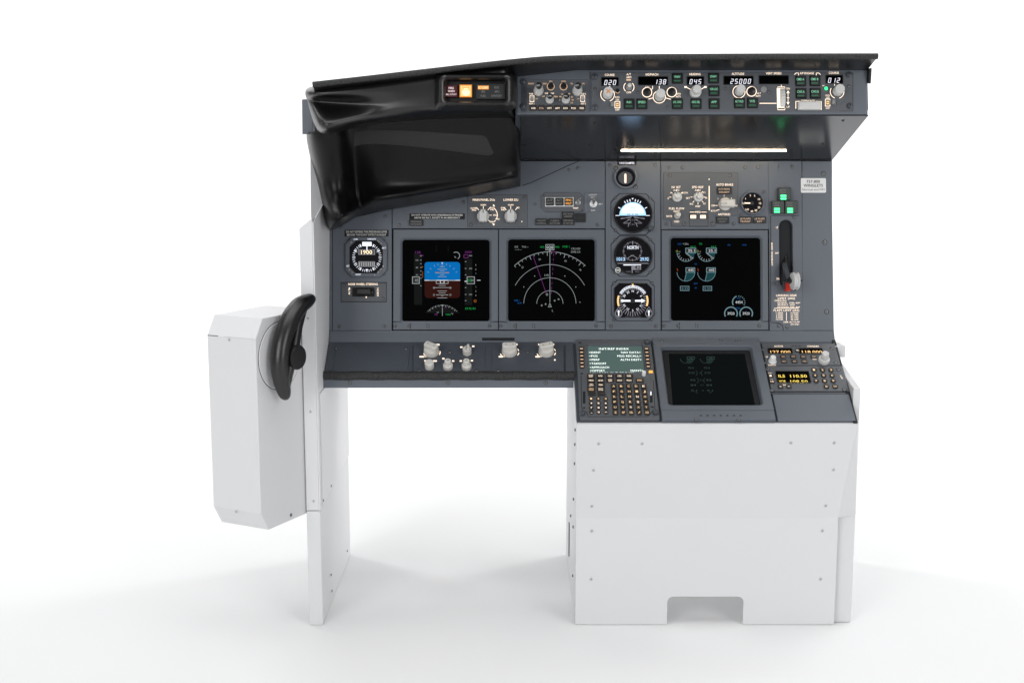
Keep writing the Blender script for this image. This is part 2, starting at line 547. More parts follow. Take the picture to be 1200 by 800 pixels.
prof = [zz(p) for p in ((2.466, -0.30), (2.463, -0.118), (2.478, 0.03), (2.62, 0.03), (2.65, -0.30))]
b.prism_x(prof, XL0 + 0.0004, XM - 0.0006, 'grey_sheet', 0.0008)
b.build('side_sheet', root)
b = MB()
prof = [zz(p) for p in ((2.325, -H + 0.001), (2.325, JZ - 0.0006), (2.745, JZ - 0.0006), (2.745, -H + 0.001))]
b.prism_x(prof, XL0, XL1, 'white_metal', 0.0012)
left_foot = b.build('leg', root)
# inner lining sheet of the left plate, leaving the open seam behind the front flange
b = MB()
prof = [zz(p) for p in ((2.347, -0.47), (2.347, JZ + 0.004), (2.740, JZ + 0.004), (2.740, -0.47))]
b.prism_x(prof, XL1, XL1 + 0.0022, 'white_metal_inner', 0.0006)
b.build('cover_sheet', left_plate)

XR0, XR1 = 0.6358, 0.6490
b = MB()
prof = [zz(p) for p in ((2.340, -H + 0.001), (2.340, -0.459), (2.47, -0.436), (2.745, -0.436), (2.745, -H + 0.001))]
b.prism_x(prof, XR0, XR1, 'white_metal', 0.0008)
right_plate = b.build('side_panel', root)
b = MB()
prof = [zz(p) for p in ((2.3394, -H + 0.0012), (2.3394, -0.7025), (2.3650, -0.7025), (2.3650, -H + 0.0012))]
b.prism_x(prof, 0.6150, XR1 + 0.0005, 'white_metal', 0.0008)
b.build('flange', right_plate)

SIDE = Plane((XL1 + 0.0024, 0, H), (0, 1, 0), (0, 0, 1))
SIDE.M[0][2], SIDE.M[1][2], SIDE.M[2][2] = 1, 0, 0
for p in ((388, 569), (379, 586), (407, 645), (389, 692), (388, 673)):
    screw(SIDE, *p, left_plate if p[1] < 598 else left_foot, r=0.0022, kind='screw_steel')
LFRONT = yz((2.325, -0.915), (2.325, -0.1))
for p in ((364, 482), (367.5, 586.5), (361, 373)):
    screw(LFRONT, *p, left_plate, r=0.0030, kind='screw_pale')

# pedestal: front sheets with the notch, left side sheet
PX0, PX1 = 0.1205, 0.6135
ZC = H - 0.703
b = MB()
n0, n1, nz, nr = FLOW.at(781.5, 731)[0], FLOW.at(870.5, 731)[0], FLOW.at(826, 698.5)[1], 0.011
v0 = 0.0015
vt = 0.915 - 0.703
poly = [(PX0, v0), (PX0, vt), (PX1, vt), (PX1, v0), (n1, v0)]
poly += [(n1 - nr + nr * math.cos(R(a)), nz - nr + nr * math.sin(R(a))) for a in (0, 22, 45, 67, 90)]
poly += [(n0 + nr - nr * math.cos(R(a)), nz - nr + nr * math.sin(R(a))) for a in (90, 67, 45, 22, 0)]
poly += [(n0, v0)]
poly.reverse()
b = MB(FLOW)
b.stack([(poly, -0.003), (poly, -0.0002), (inset(poly, 0.0002), 0.0)], 'white_metal', cap0=True)
front_low = b.build('front_sheet', root, ang=20)
b = MB(FUPP)
hgt = math.hypot(0.030, 0.1865)
poly = [(PX0, -0.0001), (PX1, -0.0001), (0.6345, hgt), (0.1185, hgt)]
b.stack([(poly, -0.020), (poly, -0.0002), (inset(poly, 0.0002), 0.0)], 'white_metal', cap0=True)
front_up = b.build('front_sheet', root, ang=20)
# tapering return between the leaning front sheet and the right side plate
b = MB()
A = Vector((PX1 + 0.0002, 2.3262, ZC)); B = Vector((0.6347, 2.2962, H - 0.5165)); C = Vector((0.6494, 2.3392, ZC + 0.001)); D = Vector((0.6494, 2.3392, H - 0.52))
b.loft([[A, C, D, B], [A + Vector((0, 0.018, 0)), C + Vector((0, 0.018, 0)), D + Vector((0, 0.018, 0)), B + Vector((0, 0.018, 0))]], 'white_metal')
b.build('corner_sheet', root, ang=10)
b = MB()
prof = [zz(p) for p in ((2.3255, -H + 0.0015), (2.3255, -0.704), (2.300, -0.520), (2.45, -0.425), (2.745, -0.425), (2.745, -H + 0.0015))]
b.prism_x(prof, PX0, PX0 + 0.003, 'white_metal', 0.0005)
ped_side = b.build('side_sheet', root)
PSIDE = Plane((PX0, 0, H), (0, -1, 0), (0, 0, 1))
for p in ((674.6, 503.5), (674.2, 520.5), (673.8, 543), (672.6, 584.5), (672.2, 617), (671.8, 674), (669.3, 604)):
    b = MB(PSIDE)
    u, v = PSIDE.at(*p)
    b.lathe(u, v, [(0.0030, -0.0005), (0.0030, 0.0018), (0.0018, 0.0026)], 'screw_steel', n=12)
    b.build('screw', ped_side)
for p in ((701.5, 519.5), (752.5, 519.5), (926.5, 518.5), (977.5, 518.5), (695.5, 550.5), (976.5, 550), (693.5, 592.5), (967.5, 592)):
    screw(FUPP, *p, front_up, r=0.0036, kind='screw_pale')
for p in ((693.5, 621.5), (963.5, 621.5), (692.8, 678), (961.5, 678)):
    screw(FLOW, *p, front_low, r=0.0036, kind='screw_pale')
# ribbed vent slot low on the pedestal side
b = MB(PSIDE)
u0, va = PSIDE.at(667.3, 611); u1, vb = PSIDE.at(667.3, 652)
b.rbox((u0 + u1) / 2, (va + vb) / 2, 0.012, abs(va - vb), 0.0003, 0.0016, 'gap_dark')
b.build('slot', ped_side)

# small grey bracket behind the right edge of the pedestal
b = MB()
p0 = W(983, 418.5, 2.50); p1 = W(990.5, 405, 2.50)
b.prism_x([(p0.y, p0.z), (p0.y, p1.z), (p0.y + 0.05, p1.z), (p0.y + 0.05, p0.z)], 0.625, p1.x, 'white_metal', 0.0008)
b.build('bracket', root)

# ---- grey housings behind the instruments
b = MB()
off = 0.0085
prof = [zz(p) for p in ((2.492 + off, -0.373), (2.555 + off, -0.043), (2.66, -0.043), (2.66, -0.41), (2.49, -0.41))]
b.prism_x(prof, -0.3585, 0.6338, 'gap_dark', 0.0006)
b.build('panel_housing', root)
b = MB()
prof = [zz(p) for p in ((2.3105, 0.0425), (2.3305, 0.120), (2.60, 0.122), (2.66, 0.05), (2.66, -0.0405), (2.5565, -0.0405))]
b.prism_x(prof, WY(604, 110, 2.32).x, 0.6325, 'bezel_dark', 0.0006)
b.build('glareshield_body', root)

# underside of the glareshield: satin sheet that mirrors the lit panel below
b = MB(UNDER)
ul = UNDER.at(609.5, 160)[0]; L = math.hypot(0.246, 0.082)
poly = [(ul, 0.002), (0.6335, 0.002), (0.6335, L - 0.001), (ul, L - 0.001)]
b.slab(poly, -0.001, 0.0012, 'under_grey', 0.0005)
under = b.build('underside_sheet', root)
for p in ((614.5, 145), (696.5, 144), (615, 170.5), (692, 170.5), (722, 178), (927.5, 176), (964.5, 168.5), (988, 141.5)):
    screw(UNDER, *p, under, r=0.0032, kind='tile_dark', z=0.0012)
b = MB(UNDER)
a = UNDER.at(728, 178, 0.004); c = UNDER.at(922, 177, 0.004)
b.rbox((a[0] + c[0]) / 2, a[1], c[0] - a[0], 0.0032, 0.0013, 0.0029, 'led_strip', r=0.001)
b.build('light_strip', root)

# right return of the shell and its small rubber stop
b = MB()
prof = [zz(p) for p in ((2.318, 0.050), (2.336, 0.124), (2.66, 0.13), (2.66, -0.40), (2.505, -0.40), (2.566, -0.036))]
b.prism_x(prof, 0.6338, 0.6352, 'panel_grey', 0.0004)
b.build('side_sheet', root)
b = MB()
q = W(1018, 91, 2.275)
b.prism_x([(q.y - 0.004, q.z - 0.011), (q.y - 0.006, q.z + 0.016), (q.y + 0.014, q.z + 0.016), (q.y + 0.014, q.z - 0.009)], q.x - 0.001, q.x + 0.0035, 'black_matt', 0.001)
b.build('rubber_stop', root)

# ---- brow: lip trim and the glossy board above the mode panel
front_px = [(366.5, 99.5), (420, 93.6), (480, 86.6), (540, 79.6), (596, 73.4), (640, 69.3), (700, 67.6), (790, 67.0), (900, 66.4), (1028.5, 66.2)]
lip = [W(x, y, 2.215) for x, y in front_px]
b = MB()
rows = []
def mcp_edge(x):
    q = WY(600, 91.5, 2.327) if x < 0.012 else None
    # line on the mode panel plane where the board meets it
    xa, xb = 0.012, 0.116
    za, zb = W(608, 90.6, 2.295).z, W(676, 83.0, 2.295).z
    t = min(1, max(0, (x - xa) / (xb - xa)))
    return Vector((x, 2.3275, za + (zb - za) * t)) if x > -0.03 else Vector((x, 2.3275, za - (0.012 - x) * 0.16))
pts_x = sorted(set([p.x for p in lip] + [0.012, 0.116]))
def lip_at(x):
    for i in range(len(lip) - 1):
        if lip[i].x <= x <= lip[i + 1].x:
            t = (x - lip[i].x) / (lip[i + 1].x - lip[i].x)
            return lip[i].lerp(lip[i + 1], t)
    return lip[-1]
for x in pts_x:
    p = lip_at(x); e = mcp_edge(x)
    top = Vector((x, 2.60, p.z + 0.006))
    rows.append([p + Vector((0, 0.002, -0.002)), e, e + Vector((0, 0.015, 0)), Vector((x, 2.60, min(e.z + 0.004, p.z))), top, p + Vector((0, 0.002, 0.003))])
b.loft(rows, 'black_satin')
b.build('glareshield_board', root, ang=25)
b = MB()
fine = []
for i in range(len(lip) - 1):
    k = max(2, int((lip[i + 1] - lip[i]).length / 0.02))
    fine += [lip[i].lerp(lip[i + 1], t / k) for t in range(k)]
fine.append(lip[-1])
sm = [fine[0]] + [(fine[i - 1] + fine[i] * 2 + fine[i + 1]) / 4 for i in range(1, len(fine) - 1)] + [fine[-1]]
b.tube(sm, [(0.0052, 0.0052)] * len(sm), 'ribbed_trim', n=12)
b.build('edge_trim', root)

# ---- black moulded glareshield fairing on the left
def surf(rows, name, mat, parent, sub=2, solid=0.004, label=None):
    b = MB()
    n = len(rows[0])
    for r in rows:
        for (x, y, d) in r:
            b.v.append(tuple(W(x, y, d)))
    k = b.mi(mat)
    for j in range(len(rows) - 1):
        for i in range(n - 1):
            b.f.append((j * n + i, (j + 1) * n + i, (j + 1) * n + i + 1, j * n + i + 1)); b.m.append(k)
    return b.build(name, parent, label, sub=sub, solid=solid)

bulge = [
    # back edge under the trim
    [(361, 103, 2.36), (365, 101.5, 2.34), (374, 100.5, 2.33), (395, 98.5, 2.33), (421, 95.5, 2.33), (455, 91.5, 2.33), (500, 86.4, 2.32), (550, 80.6, 2.31), (590, 76.4, 2.30), (595.5, 76.0, 2.30), (598, 77, 2.33), (601, 80, 2.40)],
    [(359, 104.5, 2.29), (363, 103.5, 2.262), (374, 102.3, 2.255), (395, 100, 2.25), (421, 97, 2.25), (455, 93, 2.25), (500, 87.6, 2.25), (550, 81.8, 2.245), (590, 77.4, 2.24), (595.5, 77.2, 2.245), (598, 79, 2.30), (601, 82, 2.40)],
    [(357.5, 107, 2.27), (362, 106.5, 2.236), (374, 105.8, 2.228), (395, 104, 2.226), (421, 101, 2.226), (455, 96.5, 2.228), (500, 90.5, 2.230), (550, 84.5, 2.230), (590, 79.6, 2.228), (595.8, 79.4, 2.232), (598.4, 81.5, 2.30), (601, 84, 2.40)],
    [(357.6, 112, 2.27), (362, 112, 2.234), (374, 112.4, 2.226), (395, 112, 2.225), (421, 110.8, 2.226), (455, 107.5, 2.230), (500, 102, 2.235), (550, 97, 2.236), (590, 94, 2.236), (596.5, 94, 2.238), (599.5, 95, 2.30), (602.5, 96, 2.40)],
    [(358.8, 114.6, 2.28), (363, 114.9, 2.258), (374, 115.4, 2.253), (395, 116, 2.249), (421, 117, 2.242), (455, 117, 2.236), (500, 115.5, 2.237), (550, 115, 2.237), (590, 115, 2.237), (597.5, 115, 2.240), (600.5, 116, 2.30), (603.5, 117, 2.40)],
    [(360, 117.4, 2.29), (364, 118, 2.274), (374, 118.8, 2.271), (395, 120.2, 2.264), (421, 122, 2.252), (455, 122.6, 2.237), (500, 123, 2.236), (550, 123.6, 2.236), (590, 124, 2.236), (598.5, 124.5, 2.240), (601.5, 125, 2.30), (604.5, 126, 2.40)],
    [(361, 121, 2.29), (365.5, 122.6, 2.262), (375, 123.6, 2.260), (395, 124.4, 2.256), (421, 126, 2.246), (455, 127, 2.238), (500, 127.6, 2.237), (550, 128.2, 2.237), (590, 128.6, 2.238), (599.5, 129.5, 2.246), (603, 130, 2.30), (606, 131, 2.40)],
    [(363, 129, 2.29), (367.5, 131, 2.246), (377.5, 135, 2.232), (395, 134.4, 2.236), (419, 132, 2.238), (455, 130.5, 2.241), (500, 130.2, 2.243), (550, 130.6, 2.245), (590, 131, 2.246), (601, 132.5, 2.262), (605, 133, 2.32), (607, 133, 2.40)],
    [(366, 140, 2.29), (370.5, 143, 2.228), (379.5, 147, 2.202), (397, 143.6, 2.214), (421, 138.6, 2.228), (455, 135.6, 2.248), (500, 133.6, 2.256), (550, 133.2, 2.258), (590, 133.4, 2.262), (602, 134.6, 2.278), (606, 135.5, 2.34), (608, 135, 2.40)],
    [(370, 150, 2.30), (373.5, 153.8, 2.245), (381, 156.6, 2.222), (398, 151.6, 2.232), (421, 144.8, 2.246), (455, 140.6, 2.262), (500, 137.6, 2.276), (550, 136.4, 2.282), (590, 136.2, 2.286), (603, 137, 2.30), (607, 138, 2.36), (609, 138, 2.41)],
    [(373, 153.5, 2.36), (376, 156.2, 2.33), (383, 158.4, 2.32), (399, 154.2, 2.32), (422, 148, 2.32), (456, 143.5, 2.31), (500, 140.2, 2.31), (550, 138.6, 2.31), (590, 138.2, 2.315), (604, 139, 2.33), (608, 140, 2.38), (610, 140, 2.42)],
]
surf(bulge, 'glareshield_fairing', 'black_plastic', root, sub=2)

cowl = [
    [(358.5, 155, 2.44), (362, 155, 2.37), (376, 154, 2.345), (397, 152, 2.345), (405, 150, 2.375), (420, 146, 2.375), (440, 142, 2.345), (480, 138, 2.325), (530, 135, 2.315), (580, 134, 2.31), (606, 134, 2.315), (609.5, 134, 2.35), (610, 134, 2.44)],
    [(359.5, 166, 2.44), (364, 166, 2.375), (378, 166, 2.350), (398, 165, 2.350), (407, 165, 2.385), (421, 163, 2.385), (442, 158, 2.360), (480, 154, 2.340), (530, 151, 2.332), (580, 149, 2.328), (606, 148, 2.33), (609.5, 148, 2.36), (610, 148, 2.45)],
    [(363.5, 186, 2.45), (368, 186, 2.395), (382, 186, 2.372), (402, 185, 2.375), (411, 185, 2.42), (423, 183, 2.415), (443, 178, 2.385), (480, 173, 2.360), (530, 170, 2.352), (580, 167, 2.348), (606, 166, 2.350), (609.5, 166, 2.38), (610, 166, 2.46)],
    [(370, 208, 2.46), (374.5, 208, 2.415), (388, 208, 2.395), (405.5, 207, 2.400), (413, 208, 2.45), (424, 206, 2.44), (443, 202, 2.408), (480, 197, 2.383), (530, 191, 2.378), (580, 187, 2.374), (606, 184, 2.376), (609.5, 184, 2.40), (610, 184, 2.48)],
    [(375, 232, 2.47), (379, 232, 2.415), (391, 231, 2.398), (407, 229, 2.405), (415, 228, 2.462), (425, 226, 2.452), (437, 222, 2.420), (480, 217, 2.405), (530, 209, 2.402), (580, 202, 2.398), (606, 198, 2.400), (609.5, 198, 2.42), (610, 198, 2.49)],
    [(378.5, 250, 2.47), (382.5, 250, 2.385), (393.5, 247.5, 2.360), (408.5, 243, 2.372), (417, 239, 2.460), (427, 235.5, 2.445), (437, 231.5, 2.388), (480, 226, 2.391), (530, 217.6, 2.393), (580, 209.5, 2.393), (606, 204.6, 2.394), (609.5, 204, 2.425), (610, 204, 2.50)],
    [(381.5, 261, 2.475), (385.5, 261.5, 2.368), (396, 257.5, 2.340), (410.5, 250.5, 2.355), (419, 244.5, 2.462), (429, 241, 2.448), (438.5, 236.8, 2.400), (480, 230.6, 2.400), (530, 222.4, 2.402), (580, 213.8, 2.403), (606, 208.6, 2.404), (609.5, 208, 2.435), (610, 208, 2.51)],
    [(384, 267, 2.49), (388, 266.6, 2.408), (398, 262.0, 2.395), (411.5, 253.6, 2.405), (420, 247.6, 2.472), (430, 244, 2.462), (439.5, 239.8, 2.440), (480, 233.2, 2.434), (530, 225.0, 2.437), (580, 216.2, 2.438), (606, 210.8, 2.438), (609.5, 210.5, 2.45), (610, 210.5, 2.51)],
    [(386, 269.6, 2.516), (389.5, 269.4, 2.514), (400, 265.4, 2.514), (412.5, 257, 2.514), (421, 252.6, 2.514), (431, 250.6, 2.514), (440.5, 248.2, 2.514), (480, 241.6, 2.514), (530, 233.4, 2.514), (580, 224.6, 2.514), (606, 219, 2.514), (609.5, 218.4, 2.514), (610, 218.4, 2.52)],
]
fair_low = surf(cowl, 'lower_fairing', 'black_plastic_low', root, sub=2)

# grey side bracket at the fairing's left end
b = MB()
q0 = W(354.2, 157.5, 2.40); q1 = W(354.6, 118, 2.40)
b.prism_x([(q0.y, q0.z), (q1.y - 0.004, q1.z + 0.002), (q1.y + 0.22, q1.z + 0.012), (q0.y + 0.22, q0.z)], q0.x, q0.x + 0.020, 'panel_grey', 0.0008)
b.build('side_bracket', root)

# ------------------------------------------------------------------ tiller pod on the left
Adir = Vector((math.sin(R(27)), math.cos(R(27)), 0))         # along the pod's right face, going back
Bdir = Vector((-math.cos(R(27)), math.sin(R(27)), 0))        # across the pod, away from the pilot
A0 = W(302.5, 500, 2.262); A0.z = H
POD = Plane(A0, Adir, (0, 0, 1))                             # right face: u back, v up, N towards the pilot
zt = POD.at(310, 372.6)[1]; zc = (W(300.5, 395, 2.262).z - H); zb = POD.at(325, 616)[1]; zd = (W(306.5, 606.5, 2.262).z - H)
cu = 0.021
wid = 0.107
dep = 0.168
prof = [(0, zd), (0, zc), (cu, zt), (dep, zt), (dep, zb), (cu, zb)]
prof.reverse()
b = MB(POD)
b.stack([(prof, -wid), (prof, -0.0008), (inset(prof, 0.0008), 0)], 'white_metal', cap0=True)
pod = b.build('tiller_housing', root, ang=12)
PODF = Plane(A0, -Bdir, (0, 0, 1))
for p in ((269, 398), (277, 599)):
    screw(PODF, *p, pod, r=0.0032, kind='screw_pale')
screw(POD, 341, 603, pod, r=0.0026, kind='screw_steel')
# panel joints: the lid seam and the seam under the front chamfer
b = MB(PODF)
u0 = -wid + 0.0008
b.face([(u0, zc - 0.0006, 0.0002), (u0 + 0.024, zc - 0.0006, 0.0002), (u0 + 0.024, zc + 0.0006, 0.0002), (u0, zc + 0.0006, 0.0002)], 'gap_dark')
b.face([(u0 + 0.036, zc - 0.0004, 0.0002), (-0.001, zc - 0.0004, 0.0002), (-0.001, zc + 0.0004, 0.0002), (u0 + 0.036, zc + 0.0004, 0.0002)], 'screw_pale')
b.build('seam', pod)
# swivel disc with its dark joint
hub_u, hub_v = POD.at(328, 416.5, 0.0)
b = MB(POD)
b.stack([(circ(hub_u, hub_v, 0.0625, 72), -0.001), (circ(hub_u, hub_v, 0.0625, 72), 0.0003)], 'gap_dark')
b.stack([(circ(hub_u, hub_v, 0.0612, 72), -0.001), (circ(hub_u, hub_v, 0.0612, 72), 0.0009), (circ(hub_u, hub_v, 0.0606, 72), 0.0014)], 'white_metal')
b.build('swivel_disc', pod)
# steering wheel: crescent rim, web and hub
HW = 0.026
def pod3(x, y, h):
    u, v = POD.at(x, y, h)
    return POD.O + POD.U * u + POD.V * v + POD.N * h
ctrl = [(366.4, 347.4), (364.6, 349.2), (359, 353.0), (351, 358), (342, 370.5), (335, 385), (330.5, 400), (328, 415), (327.6, 430), (329.4, 445), (332.4, 457), (334.2, 464), (335.0, 468.0)]
rad = [0.0045, 0.0102, 0.0146, 0.0172, 0.0182, 0.0180, 0.0175, 0.0170, 0.0164, 0.0154, 0.0136, 0.0102, 0.0045]
def cat(P, i, t):
    p0, p1, p2, p3 = P[max(i - 1, 0)], P[i], P[i + 1], P[min(i + 2, len(P) - 1)]
    return tuple(0.5 * (2 * b_ + (c_ - a_) * t + (2 * a_ - 5 * b_ + 4 * c_ - d_) * t * t + (3 * b_ - a_ - 3 * c_ + d_) * t ** 3) for a_, b_, c_, d_ in zip(p0, p1, p2, p3))
pts, rr = [], []
full = [(a[0], a[1], r) for a, r in zip(ctrl, rad)]
for i in range(len(full) - 1):
    for k in range(4):
        u, v, r = cat(full, i, k / 4)
        pts.append(pod3(u, v, HW)); rr.append((r, r * 0.9))
pts.append(pod3(*ctrl[-1], HW)); rr.append((0.003, 0.003))
b = MB()
b.tube(pts, rr, 'black_plastic', n=20)
wheel = b.build('tiller_wheel', root, ang=60)
# inner web that runs from the upper horn down to the hub
b = MB()
web = [pod3(*p, HW + .003) for p in ((358, 358), (353.5, 370), (349.5, 383), (346.5, 397), (343, 412), (339.5, 428), (337.5, 443), (337, 456))]
b.tube(web, [(0.005, 0.006), (0.0065, 0.008), (0.0075, 0.009), (0.009, 0.010), (0.012, 0.011), (0.010, 0.010), (0.008, 0.008), (0.004, 0.005)], 'black_plastic', n=14)
b.build('web', wheel)
b = MB(POD)
b.lathe(hub_u, hub_v, [(0.010, 0.001), (0.010, 0.018), (0.021, 0.019), (0.0225, 0.021), (0.0225, 0.040), (0.0205, 0.043), (0.010, 0.044)], 'black_matt', n=36)
b.build('hub', wheel)

# ------------------------------------------------------------------ main panel slabs
ZS = 0.0
def slab_px(name, pts, plane, mat, parent, z0=-0.008, z1=0.0, bev=0.0008, gap=0.0005, label=None):
    poly = [plane.at(x, y, z1) for x, y in pts]
    n = len(poly)
    if sum(poly[i][0] * poly[(i + 1) % n][1] - poly[(i + 1) % n][0] * poly[i][1] for i in range(n)) < 0:
        poly.reverse()
    poly = inset(poly, gap)
    b = MB(plane)
    b.slab(poly, z0, z1, mat, bev)
    return b, (lambda: b.build(name, parent, label, ang=20))

def outline(b, pts, w, mat, z):
    b.line(pts, w, mat, z, closed=True)

def cleat(b, x, y, z=0.0002):
    for dx, dy in ((-1.6, -2.2), (-1.6, 0.8), (1.0, -1.2), (1.0, 1.6)):
        b.rect(x + dx - 0.5, y + dy - 0.6, x + dx + 0.5, y + dy + 0.6, 'gap_dark', z)

# left panel with clock and steering switch
b, fin = slab_px('instrument_panel', [(383.5, 262), (459.5, 262 - 18), (459.5, 387.5), (384.5, 387.5)], PANEL, 'panel_grey', root)
b.line([(389.5, 268), (389.5, 387)], 0.8, 'gap_dark', 0.0003)
p_left = fin()
for p in ((397.5, 382.5), (450.2, 382), (451, 253.5), (399, 266.5)):
    screw(PANEL, *p, p_left, r=0.0026)
# placards, black with pale lettering
def placard(name, cx, cy, w, h, lines, th, mat='ink_pale', base='gap_dark', tw=None, parent=root, label=None, plane=PANEL, z=0.0, dz=0.0008):
    b = MB(plane)
    u, v, ww, hh = plane.box(cx, cy, w, h, z)
    b.rbox(u, v, ww, hh, z - 0.0003, z + dz, base, r=0.0012, bev=0.0002)
    n = len(lines)
    for i, s in enumerate(lines):
        y = cy + (i - (n - 1) / 2) * (h / (n + 0.15))
        b.text(s, cx, y, th, mat, z + dz + 0.0001, w=(tw[i] if tw else None), bold=.03)
    return b.build(name, parent, label)
placard('placard', 429.6, 273.4, 51.5, 7.6, ['DO NOT EXTEND THE SPEEDBRAKE LEVER', 'BEYOND THE FLIGHT DETENT IN FLIGHT'], 2.3, tw=[48, 46], mat='ink_pale')
placard('placard', 512.3, 253.6, 65, 6.8, ['DO NOT OPERATE WITH SPEEDBRAKES EXTENDED', 'ABOVE 300 RALT, EXCEPT IN AN EMERGENCY'], 2.0, tw=[60, 54], mat='ink_pale')

# clock
b = MB(PANEL)
u, v, w_, h_ = PANEL.box(429.4, 301.3, 49, 47)
b.stack([(octo(u, v, w_, h_, 0.014), -0.001), (octo(u, v, w_, h_, 0.014), 0.005), (octo(u, v, w_ - 0.002, h_ - 0.002, 0.0135), 0.006),
         (octo(u, v, w_ * 0.80, h_ * 0.82, 0.0125), 0.0060), (octo(u, v, w_ * 0.79, h_ * 0.81, 0.0125), 0.0035)], 'panel_grey', matcap='face_dark')
clock = b.build('clock', root, ang=20)
b = MB(PANEL); z = 0.0038
b.ticks(430, 301.5, 14.4, 17.2, range(0, 360, 9), 0.5, 'face_white', z)
b.ticks(430, 301.5, 13.6, 17.2, range(0, 360, 30), 0.7, 'face_white', z + .0001)
b.disc(430, 285.8, 4.2, 'face_sil', z + .00005, ry=2.4)
b.rect(424.5, 283.5, 435.5, 288.4, 'face_white', z + .0002)
b.line([(430, 286), (430, 293.5)], 1.1, 'face_white', z + .0003)
b.rect(420, 292.2, 439.5, 298.6, 'face_sil', z + .0001); b.rect(421, 293, 438.5, 297.9, 'face_dim', z + .0002)
b.text('1900', 429.6, 295.5, 4.4, 'lit_amber_core', z + .0004, w=13, bold=0.03)
b.rect(420, 306.3, 439.5, 312.6, 'face_sil', z + .0001); b.rect(420.8, 307, 438.8, 312, 'face_dim', z + .0002)
for i in range(9):
    b.line([(421.5 + i * 2.1, 307.2), (421.5 + i * 2.1, 311.8)], 0.7, 'ink_pale', z + .0003)
b.poly([(428.4, 315.5), (431.4, 315.5), (429.9, 318)], 'face_white', z + .0003)
for sx in (-1, 1):
    b.line([(430 + sx * 15, 295.2), (430 + sx * 11, 295.6)], 0.8, 'face_sil', z + .0003)
    b.line([(430 + sx * 15, 309), (430 + sx * 11, 309.4)], 0.8, 'face_sil', z + .0003)
b.text('CHR', 416.8, 280.4, 1.7, 'face_white', 0.0063, w=5); b.text('TIME/DATE', 435.4, 280.2, 1.7, 'face_white', 0.0063, w=10)
b.text('SET', 450, 290.6, 1.9, 'face_white', 0.0063, w=4.6); b.text('ET', 408, 311.8, 2.0, 'face_white', 0.0063, w=3.2)
b.text('RESET', 420, 321.6, 1.6, 'face_white', 0.0063, w=6.5); b.text('+', 449, 312, 2.0, 'face_white', 0.0063); b.text('-', 439, 322, 2.4, 'face_white', 0.0063)
b.build('dial', clock)
for x, y, rot in ((411.6, 284.0, 45), (443.6, 282.6, -45), (446.6, 285.3, -45), (409.6, 316.0, -45), (412.4, 318.8, -45), (443.6, 318.8, 45), (446.4, 316.0, 45)):
    b = MB(PANEL)
    u, v = PANEL.at(x, y, .006)
    c, s_ = math.cos(R(rot)), math.sin(R(rot))
    lp = [(u + a * c - e * s_, v + a * s_ + e * c) for a, e in rrect(0, 0, 0.0058, 0.0036, 0.0008, 2)]
    b.stack([(lp, 0.0058), (lp, 0.0088), (inset(lp, 0.0005), 0.0092)], 'knob_mid')
    b.build('button', clock)
for p in ((409, 281.5), (450, 281.5), (408.5, 321.5), (450.5, 321.5)):
    screw(PANEL, *p, clock, r=0.0019)

# nose wheel steering switch
b, fin = slab_px('switch_panel', [(399.5, 331), (453, 331), (453, 353.6), (399.5, 353.6)], PANEL, 'panel_grey_plate', root, z0=-0.001, z1=0.0016)
b.line([(399.5, 331), (453, 331), (453, 353.6), (399.5, 353.6)], 0.9, 'gap_dark', 0.0002, closed=True)
b.text('NOSE WHEEL STEERING', 425.5, 332.9, 2.5, 'lit_warm', 0.0019, w=34.5, bold=0.02)
b.text('ALT', 409.2, 342.0, 2.0, 'lit_warm', 0.0019, w=6.5, rot=90, bold=0.02); b.text('NORM', 442.7, 342.2, 2.2, 'lit_warm', 0.0019, w=9.5, rot=-90, bold=0.02)
b.poly([(408.2, 338.6), (410.6, 338.6), (409.4, 336.6)], 'lit_warm', 0.0019)
sp = fin()
b = MB(PANEL)
u, v, w_, h_ = PANEL.box(426, 342.3, 26, 10.6)
b.rbox(u, v, w_, h_, 0.001, 0.0030, 'black_matt', r=0.002)
b.build('guard_base', sp)
b = MB(PANEL)
u, v, w_, h_ = PANEL.box(427.2, 342.0, 17.5, 7.8)
b.rbox(u, v, w_, h_, 0.003, 0.0135, 'black_satin', r=0.002, bev=0.002)
b.rbox(u + w_ * .56, v - 0.0012, w_ * .16, h_ * .55, 0.003, 0.010, 'black_satin', r=0.001, bev=0.001)
b.disc(429.2, 348.2, 0.8, 'lit_warm', 0.0032)
b.build('switch_guard', sp)
for p in ((403, 334.3), (448.8, 350)):
    screw(PANEL, *p, sp, r=0.0026, z=0.0016)

# upper left panel
b, fin = slab_px('instrument_panel', [(459.5, 238), (611, 188.5), (709.3, 188.5), (709.3, 268), (459.5, 268)], PANEL, 'panel_grey', root)
b.line([(612, 217.5), (622, 214.3), (668, 193.2), (678.5, 188.8), (690, 188.2)], 0.9, 'gap_dark', 0.0003)
p_up = fin()
for p in ((468, 263.8), (543, 237), (677, 197), (627, 239.4), (700.3, 263.5), (666.5, 199)):
    screw(PANEL, *p, p_up, r=0.0022 if p[0] in (627, 666.5) else 0.0027)

